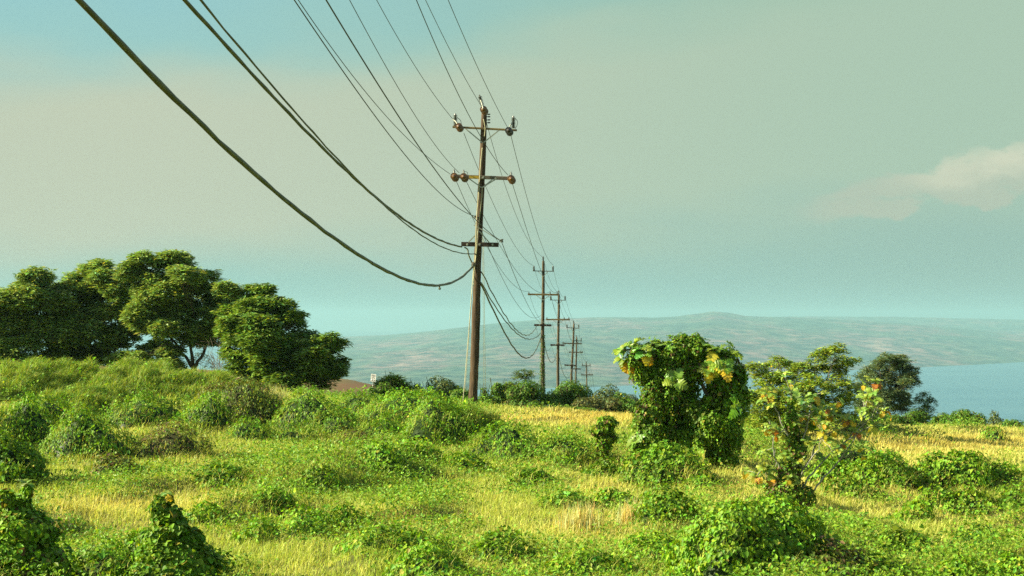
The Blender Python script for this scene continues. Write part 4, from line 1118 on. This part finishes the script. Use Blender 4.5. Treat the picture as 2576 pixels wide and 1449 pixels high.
att6 = far_pole(290, 1479, 1474, 913, [(920, 1463, 1485, .14, M_pole2, 1), (943, 1461, 1491, .2, M_pole2, 1), (985, 1469, 1487, .2, M_armd, 0)], 'smallest and most distant pole, leaning left', 0)
# ivy on the second pole
g = G_(88); mb = MB(); n = 900; t = g.random(n) ** 1.8
zz = h1((1364 - CX) / F * 129, 129) + t * 7.2; a = g.uniform(0, 6.28, n); rr = .2 + .35 * (1 - t) ** 3 * g.random(n)
P = np.stack([(1364 - CX) / F * 129 + np.cos(a) * rr, 129 + np.sin(a) * rr, zz], 1)
mb.inst(*T_LEAF, P, frames(np.stack([np.cos(a), np.sin(a), a * 0 + .3], 1) + g.normal(0, .3, (n, 3)), np.array([0, 0, -1.]) + g.normal(0, .5, (n, 3))), np.full(n, .15), tints(n, (.08, .15, .02), .3, 0, g=g))
iv = mb.build('ivy', M_leaf, bpy.data.objects['utility_pole.001'])

# ------------------------------------------------------------------ wires
def smooth_wire(ds, zs, deg, d0, d1, n=48, wts=None):
    w = np.ones(len(ds)) if wts is None else np.array(wts)
    return np.polyfit(ds, zs, deg, w=w)
def near_wire(pts, r, label, k=.085, deg=3, yend=-9., group='overhead wires running to the camera side', name='power_line', m=M_wire, wig=0., end_d=D - .3, over=None):
    """pts image points from far (pole) to near; the wire lies in the vertical plane x = x1 - k (D - d)"""
    x1 = (pts[0][0] - CX) / F * end_d
    ds, zs = [], []
    for (px, py) in pts:
        a = (px - CX) / F; d = (x1 - k * end_d) / (a - k); ds.append(d); zs.append(CAMZ + (HY - py) / F * d)
    w = np.ones(len(ds)); w[0] = 6; w[-1] = 3
    cf = np.polyfit(ds, zs, deg, w=w); dmin = min(ds)
    sl = np.polyval(np.polyder(cf), dmin + 1); cv = .0022
    dd = np.concatenate([np.linspace(end_d, dmin, 60), np.linspace(dmin - .6, yend, 24)])
    z = np.polyval(cf, np.maximum(dd, dmin)); ex = np.minimum(dd - dmin, 0); z = z + sl * ex + cv * ex * ex
    x = x1 - k * (end_d - dd)
    P = np.stack([x, dd, z], 1)
    if wig: P[:, 2] += wig * (np.sin(dd * 3.1) + np.sin(dd * 1.7 + 1)); P[:, 0] += wig * np.sin(dd * 2.3)
    P[0] = W(*pts[0], end_d)
    rr = np.full(len(dd), r) if not wig else r * (1 + .16 * np.sin(dd * 5.2) * np.sin(dd * 1.9))
    mb = MB(); mb.tube(P, rr, 7)
    if over: over(mb, P)
    return tag(mb.build(name, m), label, 'cable' if m is M_cable else 'power line', group)
near_wire([(1190, 668), (1150, 705), (1105, 717), (1060, 713), (1000, 697), (930, 657), (820, 588), (700, 485), (600, 398), (480, 290), (355, 165), (270, 85), (200, 0)], .046,
          'thick sagging cable, lowest and leftmost of the near cables', deg=5, m=M_cable, name='telephone_cable', wig=.005, group='thick cables on the near side')
near_wire([(1161, 621), (1117, 608), (1055, 578), (987, 531), (928, 483), (868, 425), (797, 357), (729, 289), (642, 197), (560, 105), (465, 0)], .036,
          'second thick cable, ending on the left tip of the lowest crossarm', deg=4, m=M_cable, name='telephone_cable', wig=.004, group='thick cables on the near side')
near_wire([(1194, 638.5), (1152, 635.5), (1117, 624), (1055, 587), (987, 536), (870, 424), (808, 357), (730, 268), (642, 164), (570, 78), (503, 0)], .02,
          'thinner dark cable just above the second thick one at top, below it near the pole', deg=4, m=M_cable, name='telephone_cable', wig=.004, group='thick cables on the near side')
near_wire([(1195, 544), (1182, 538), (1093, 475), (1017, 386), (937, 285), (902, 234), (817, 115), (740, 0)], .013, 'leftmost thin wire at the top edge, ending on the small spool left of the pole')
near_wire([(1132, 438), (1061, 383), (1033, 357), (952, 269), (862, 160), (750, 0)], .011, 'thin wire crossing its left neighbour, ending at the leftmost disc of the middle crossarm')
near_wire([(1262, 607), (1200, 557), (1182, 537), (1093, 426), (1045, 357), (997, 285), (919, 160), (820, 0)], .015, 'thin wire passing in front of the pole to the spool on its right')
near_wire([(1155, 435), (1105, 377), (1087, 357), (1040, 285), (964, 155), (879, 0)], .011, 'thin wire ending at the second disc of the middle crossarm')
near_wire([(1139, 300), (1081, 222), (1011, 115), (947, 0)], .011, 'thin wire ending at the left insulator of the top crossarm', deg=2)
near_wire([(1277, 440), (1223, 368), (1191, 312), (1114, 155), (1047, 0)], .012, 'thin wire crossing behind the pole to the right disc of the middle crossarm', deg=2, end_d=D - .1)
near_wire([(1208, 263), (1139, 140), (1070, 0)], .011, 'thin wire ending at the insulator on the very top of the big pole', deg=2)
near_wire([(1276, 320), (1199, 165), (1127, 0)], .011, 'rightmost thin wire, ending at the right insulator of the top crossarm', deg=2)

def far_wire(pts, r, label, deg=3, name='power_line', m=M_wire, wig=0, e=None):
    x1 = (pts[0][0] - CX) / F * D; x2 = (pts[-1][0] - CX) / F * 128.8; k = (x2 - x1) / (128.8 - D)
    ds, zs = [], []
    for (px, py) in pts:
        a = (px - CX) / F; d = (x1 - k * D) / (a - k); ds.append(d); zs.append(CAMZ + (HY - py) / F * d)
    w = np.ones(len(ds)); w[0] = w[-1] = 8
    cf = np.polyfit(ds, zs, deg, w=w); dd = np.linspace(D + .05, 128.8, 60); z = np.polyval(cf, dd); x = x1 + k * (dd - D)
    P = np.stack([x, dd, z], 1)
    if wig: P[:, 2] += wig * np.sin(dd * 1.1) ; P[:, 0] += wig * .4 * np.sin(dd * .8)
    mb = MB(); mb.tube(P, r, 6)
    return tag(mb.build(name, m), label, 'cable' if m is M_cable else 'power line', 'wires between the big pole and the ivy-clad pole')
far_wire([(1166, 334), (1206, 432), (1223, 475), (1268, 569), (1312, 643), (1342, 668)], .013, 'wire joining the left top insulators of the big pole and the ivy-clad pole')
far_wire([(1285, 342), (1324, 492), (1342, 557), (1366, 626), (1391, 666)], .013, 'rightmost wire between the big pole and the ivy-clad pole')
far_wire([(1217, 285), (1240, 372), (1290, 520), (1335, 615), (1366, 648)], .012, 'wire from the top of the big pole to the top of the ivy-clad pole')
far_wire([(1287, 457), (1317, 557), (1338, 615), (1359, 679), (1401, 733)], .013, 'wire from the right middle disc of the big pole to the ivy-clad pole')
far_wire([(1173, 457), (1203, 519), (1220, 551), (1253, 607), (1281, 659), (1312, 698), (1336, 724), (1359, 736), (1384, 733)], .013, 'sagging wire from the second middle disc to the ivy-clad pole')
far_wire([(1148, 457), (1194, 560), (1225, 620), (1265, 687), (1289, 713), (1308, 729), (1329, 733)], .013, 'sagging wire from the leftmost middle disc to the ivy-clad pole')
far_wire([(1198, 548), (1238, 645), (1265, 702), (1289, 747), (1316, 785), (1342, 799), (1360, 793)], .013, 'sagging wire from the small left spool to the ivy-clad pole')
far_wire([(1262, 610), (1281, 659), (1305, 717), (1322, 760), (1338, 785), (1359, 812)], .015, 'nearly straight dark wire from the right spool to the ivy-clad pole')
far_wire([(1210, 682), (1232, 719), (1254, 766), (1289, 822), (1313, 843), (1331, 839), (1349, 821)], .03, 'upper of three drooping dark cables, ending at the low crossarm', 3, 'telephone_cable', M_cable, .03)
far_wire([(1209, 709), (1236, 757), (1266, 802), (1301, 837), (1322, 853), (1337, 853), (1360, 837)], .03, 'middle one of three drooping dark cables behind the big pole', 3, 'telephone_cable', M_cable, .02)
far_wire([(1208, 712), (1239, 772), (1272, 846), (1295, 879), (1322, 899), (1337, 895), (1352, 872), (1361, 846)], .042, 'lowest and most drooping cable between the big pole and the ivy-clad pole', 4, 'telephone_cable', M_cable, .015)
ORD = ['second and third', 'third and fourth', 'fourth and fifth', 'fifth and sixth']
PART = ['top left', 'top right', 'pole-top', 'middle left', 'middle centre', 'middle right', 'low left', 'lowest', 'low right']
atts = [att2, att3, att4, att5, att6]
for s in range(4):
    A_, B_ = atts[s], atts[s + 1]
    for k in range(9):
        a, b = A_[k], B_[k]; t = np.linspace(0, 1, 20)[:, None]
        sag = [.9, .9, .8, 1.2, 1.3, 1.1, 1.2, 2.2, 1.0][k] * (1 if s < 2 else 1.2)
        P = a + (b - a) * t; P[:, 2] -= sag * 4 * t[:, 0] * (1 - t[:, 0])
        mb = MB(); mb.tube(P, .03 if k == 7 else .012, 5)
        tag(mb.build('telephone_cable' if k == 7 else 'power_line', M_cable if k == 7 else M_wire), f'{PART[k]} {"cable" if k == 7 else "wire"} between the {ORD[s]} poles of the line', 'cable' if k == 7 else 'power line', 'distant wires between the small poles')
for k in range(6):     # descending out of sight
    a = att6[k]; b = a + np.array([9.5, 85, -27.]); t = np.linspace(0, 1, 20)[:, None]; P = a + (b - a) * t; P[:, 2] -= 2.5 * 4 * t[:, 0] * (1 - t[:, 0])
    mb = MB(); mb.tube(P, .016, 5); tag(mb.build('power_line', M_wire), f'faint {PART[k]} wire running downhill right of the most distant pole', 'power line', 'faint wires beyond the last pole')
# guy wires of the big pole
def guy(p, q, d1, d2, r, label):
    a = W(*p, d1); b = W(*q, d2); t = np.linspace(0, 1, 12)[:, None]; P = a + (b - a) * t; P[:, 2] -= .12 * np.sin(t[:, 0] * 3.14)
    mb = MB(); mb.tube(P, r, 6); tag(mb.build('guy_wire', M_pipe), label, 'guy wire', 'guy wires of the big pole')
guy((1191, 672), (1163, 1025), D, D - 2.2, .016, 'pale guy wire slanting to the ground left of the big pole, outer one')
guy((1193, 640), (1169, 985), D, D - 1.5, .010, 'thin guy wire close to the big pole on its left, inner one')
guy((1216, 600), (1221, 990), D + .2, D + 6, .010, 'thin vertical guy wire right of the big pole, outer one')
guy((1213, 560), (1217, 990), D + .2, D + 6, .008, 'thin vertical guy wire right of the big pole, inner one')
# marker tag hanging on the low cable
mb = MB(); c = W(1105, 720, 50.7); mb.lathe(c, (.1, 0, -1), [(.02, 0), (.03, .02), (.03, .06), (.05, .08), (.03, .13)], 8); tag(mb.build('cable_tag', M_cable), 'small dark clip hanging from the lowest sag of the thick cable', 'clip')

# ------------------------------------------------------------------ speed limit sign
def sign():
    d = 150.; c = W(939, 950.5, d); gz = h1(c[0], d)
    root = empty('speed_limit_sign', (c[0], d, gz), 'white speed limit 25 sign leaning slightly on a thin post', 'sign')
    a = math.radians(7); rot = np.array([[math.cos(a), 0, math.sin(a)], [0, 1, 0], [-math.sin(a), 0, math.cos(a)]]); ya = math.radians(-28)
    rot = np.array([[math.cos(ya), -math.sin(ya), 0], [math.sin(ya), math.cos(ya), 0], [0, 0, 1]]) @ rot
    ax = rot @ np.array([0, 0, 1.])
    mb = MB(); P = np.array([c + ax * t + np.array([0, .035, 0]) for t in np.linspace(-4.6, .35, 8)]); mb.tube(P, .035, 6); mb.build('post', M_white, root)
    w, hh = .64, .80
    mb = MB(); mb.box(c, (w, .02, hh), 0, rot); pn = mb.build('panel', M_white, root)
    mb = MB()
    for s in (-1, 1):
        mb.box(c + rot @ np.array([0, -.013, s * (hh / 2 - .035)]), (w - .05, .006, .018), 0, rot)
        mb.box(c + rot @ np.array([s * (w / 2 - .034), -.013, 0]), (.018, .006, hh - .088), 0, rot)
    mb.build('border', M_black, pn)
    for txt, z, sz, off in (('SPEED', .25, .19, .006), ('LIMIT', .085, .19, .006), ('25', -.19, .46, .014)):
        cu = bpy.data.curves.new('t', 'FONT'); cu.body = txt; cu.size = sz; cu.align_x = 'CENTER'; cu.align_y = 'CENTER'; cu.extrude = .003; cu.offset = off
        to = bpy.data.objects.new('t', cu); COL.objects.link(to); bpy.context.view_layer.update()
        me = bpy.data.meshes.new_from_object(to.evaluated_get(bpy.context.evaluated_depsgraph_get()))
        bpy.data.objects.remove(to); bpy.data.curves.remove(cu)
        v = np.array([list(q.co) for q in me.vertices]); v = np.stack([v[:, 0], -.016 - v[:, 2], v[:, 1] + z], 1) @ rot.T + c
        me.vertices.foreach_set('co', v.astype(np.float32).ravel()); me.update(); me.materials.clear(); me.materials.append(M_black)
        link('lettering', me, pn)
sign()

# ------------------------------------------------------------------ haze
def haze():
    m, nt, N, L = newmat('pale_air')
    out = N.new('ShaderNodeOutputMaterial'); v = N.new('ShaderNodeVolumePrincipled')
    v.inputs['Color'].default_value = (.34, .575, .60, 1); v.inputs['Density'].default_value = HAZE_D
    v.inputs['Anisotropy'].default_value = .1
    L.new(v.outputs[0], out.inputs['Volume'])
    mb = MB(); mb.box((0, 0, (-408 + 160) / 2), (90000, 90000, 568)); o = mb.build('haze', m)
    tag(o, 'pale blue haze over the channel and the far island', 'haze', kind='stuff')
HAZE_D = 7.2e-5
haze()

# ------------------------------------------------------------------ light and sky
EL, AZ = math.radians(28), math.atan2(-1.0, -.10)      # sun on the left
sd = Vector((math.sin(AZ) * math.cos(EL), math.cos(AZ) * math.cos(EL), math.sin(EL)))
sl = bpy.data.lights.new('sun', 'SUN'); sl.energy = 5.0; sl.angle = math.radians(.53); sl.color = (1, .92, .68)
so = bpy.data.objects.new('sun', sl); COL.objects.link(so); so.rotation_euler = (-sd).to_track_quat('-Z', 'Y').to_euler(); so.location = (-50, 0, 60)

w = bpy.data.worlds.new('World'); SC.world = w; w.use_nodes = True
N, L = w.node_tree.nodes, w.node_tree.links; N.clear()
def math_(op, a, b=None, c=None, clamp=False):
    n = N.new('ShaderNodeMath'); n.operation = op; n.use_clamp = clamp
    for i, q in enumerate((a, b, c)):
        if q is None: continue
        if isinstance(q, (int, float)): n.inputs[i].default_value = q
        else: L.new(q, n.inputs[i])
    return n.outputs[0]
def mixc(f, a, b):
    n = N.new('ShaderNodeMix'); n.data_type = 'RGBA'; n.clamp_factor = True
    for s, q in ((0, f), (6, a), (7, b)):
        if isinstance(q, tuple): n.inputs[s].default_value = (*q, 1)
        elif isinstance(q, float): n.inputs[s].default_value = q
        else: L.new(q, n.inputs[s])
    return n.outputs[2]
def sstep(x, lo, hi):
    n = N.new('ShaderNodeMapRange'); n.interpolation_type = 'SMOOTHSTEP'
    L.new(x, n.inputs[0])
    for i, q in ((1, lo), (2, hi)):
        if isinstance(q, (int, float)): n.inputs[i].default_value = q
        else: L.new(q, n.inputs[i])
    return n.outputs[0]
out = N.new('ShaderNodeOutputWorld'); bg = N.new('ShaderNodeBackground'); L.new(bg.outputs[0], out.inputs[0])
sky = N.new('ShaderNodeTexSky'); sky.sky_type = 'NISHITA'; sky.sun_disc = False; sky.sun_elevation = EL; sky.sun_rotation = AZ
sky.altitude = 400; sky.dust_density = 2.0
tc = N.new('ShaderNodeTexCoord'); sp = N.new('ShaderNodeSeparateXYZ'); L.new(tc.outputs['Generated'], sp.inputs[0])
x_, z_ = sp.outputs[0], sp.outputs[2]
mp = N.new('ShaderNodeMapping'); mp.inputs['Scale'].default_value = (5, 5, 18); L.new(tc.outputs['Generated'], mp.inputs[0])
nz = N.new('ShaderNodeTexNoise'); nz.inputs['Scale'].default_value = 1; nz.inputs['Detail'].default_value = 4; L.new(mp.outputs[0], nz.inputs[0])
wob = math_('MULTIPLY', math_('SUBTRACT', nz.outputs[0], .5), .075)
zw = math_('ADD', z_, wob)
K = .382     # radiance scale that goes with the exposure
def C(r, g, b):
    f = lambda v: ((v / 255 + .055) / 1.055) ** 2.4 if v > 10 else v / 255 / 12.92
    return (f(r) * K, f(g) * K, f(b) * K)
xr = sstep(x_, -.30, .34)
top = mixc(sstep(x_, -.36, .22), C(156, 202, 197), C(162, 197, 174))
top = mixc(sstep(zw, .15, .25), top, mixc(xr, C(146, 198, 204), C(156, 190, 166)))
beige = mixc(xr, C(194, 203, 180), C(170, 197, 176))
upl = math_('ADD', .138, math_('MULTIPLY', xr, .075))
m1 = sstep(zw, math_('SUBTRACT', upl, .01), math_('ADD', upl, .05))
col = mixc(m1, beige, top)
low = mixc(xr, C(154, 197, 186), C(154, 188, 176))
lol = math_('ADD', .012, math_('MULTIPLY', xr, .035))
m2 = sstep(zw, math_('SUBTRACT', lol, .012), math_('ADD', lol, .055))
col = mixc(m2, low, col)
# cloud bank, low on the right
mp2 = N.new('ShaderNodeMapping'); mp2.inputs['Scale'].default_value = (22, 22, 46); L.new(tc.outputs['Generated'], mp2.inputs[0])
n2 = N.new('ShaderNodeTexNoise'); n2.inputs['Scale'].default_value = 1; n2.inputs['Detail'].default_value = 7; n2.inputs['Roughness'].default_value = .55; L.new(mp2.outputs[0], n2.inputs[0])
cz = math_('ADD', .079, math_('MULTIPLY', math_('SUBTRACT', x_, .234), .13))       # line along which the bank lies
dz = math_('DIVIDE', math_('SUBTRACT', z_, cz), math_('ADD', .012, math_('MULTIPLY', sstep(x_, .2, .34), .008)))
dzw = math_('ADD', dz, math_('MULTIPLY', math_('SUBTRACT', n2.outputs[0], .5), 3.4))
env = math_('SUBTRACT', 1.0, math_('MULTIPLY', dzw, dzw))
env = math_('MULTIPLY', env, sstep(x_, .17, .27))
cd = math_('ADD', math_('MULTIPLY', math_('SUBTRACT', n2.outputs[0], .5), 4.6), math_('MULTIPLY', env, .9))
cm = sstep(cd, -.6, .55)
cm = math_('MULTIPLY', cm, sstep(env, 0.0, .55))
lit = sstep(math_('ADD', dz, math_('MULTIPLY', math_('SUBTRACT', n2.outputs[0], .5), 3)), -.5, .8)
ccol = mixc(math_('MULTIPLY', lit, sstep(x_, .24, .31)), C(183, 195, 176), C(216, 217, 192))
col = mixc(math_('MULTIPLY', cm, .9), col, ccol)
skyc = N.new('ShaderNodeVectorMath'); skyc.operation = 'SCALE'; L.new(sky.outputs[0], skyc.inputs[0]); skyc.inputs[3].default_value = .08
final = mixc(sstep(z_, .24, .5), col, skyc.outputs[0])
L.new(final, bg.inputs[0]); bg.inputs[1].default_value = 1.0

# ------------------------------------------------------------------ camera and render
cam = bpy.data.cameras.new('camera'); co = bpy.data.objects.new('camera', cam); COL.objects.link(co)
co.location = (0, 0, CAMZ); co.rotation_euler = (math.radians(90), 0, 0)
cam.sensor_width = 36; cam.lens = 36 * F / 2575; cam.shift_y = (HY - 724.5) / 2575
cam.clip_start = .1; cam.clip_end = 120000
SC.camera = co
SC.view_settings.view_transform = 'Standard'; SC.view_settings.look = 'None'; SC.view_settings.exposure = 1.4; SC.view_settings.gamma = 1
SC.render.resolution_x, SC.render.resolution_y = 1024, 576
cy = SC.cycles
cy.max_bounces = 6; cy.diffuse_bounces = 2; cy.glossy_bounces = 1; cy.transmission_bounces = 3; cy.volume_bounces = 1; cy.transparent_max_bounces = 4
cy.use_denoising = False
try: cy.denoiser = 'OPENIMAGEDENOISE'; cy.denoising_input_passes = 'RGB_ALBEDO_NORMAL'
except Exception: pass
cy.sample_clamp_indirect = 3
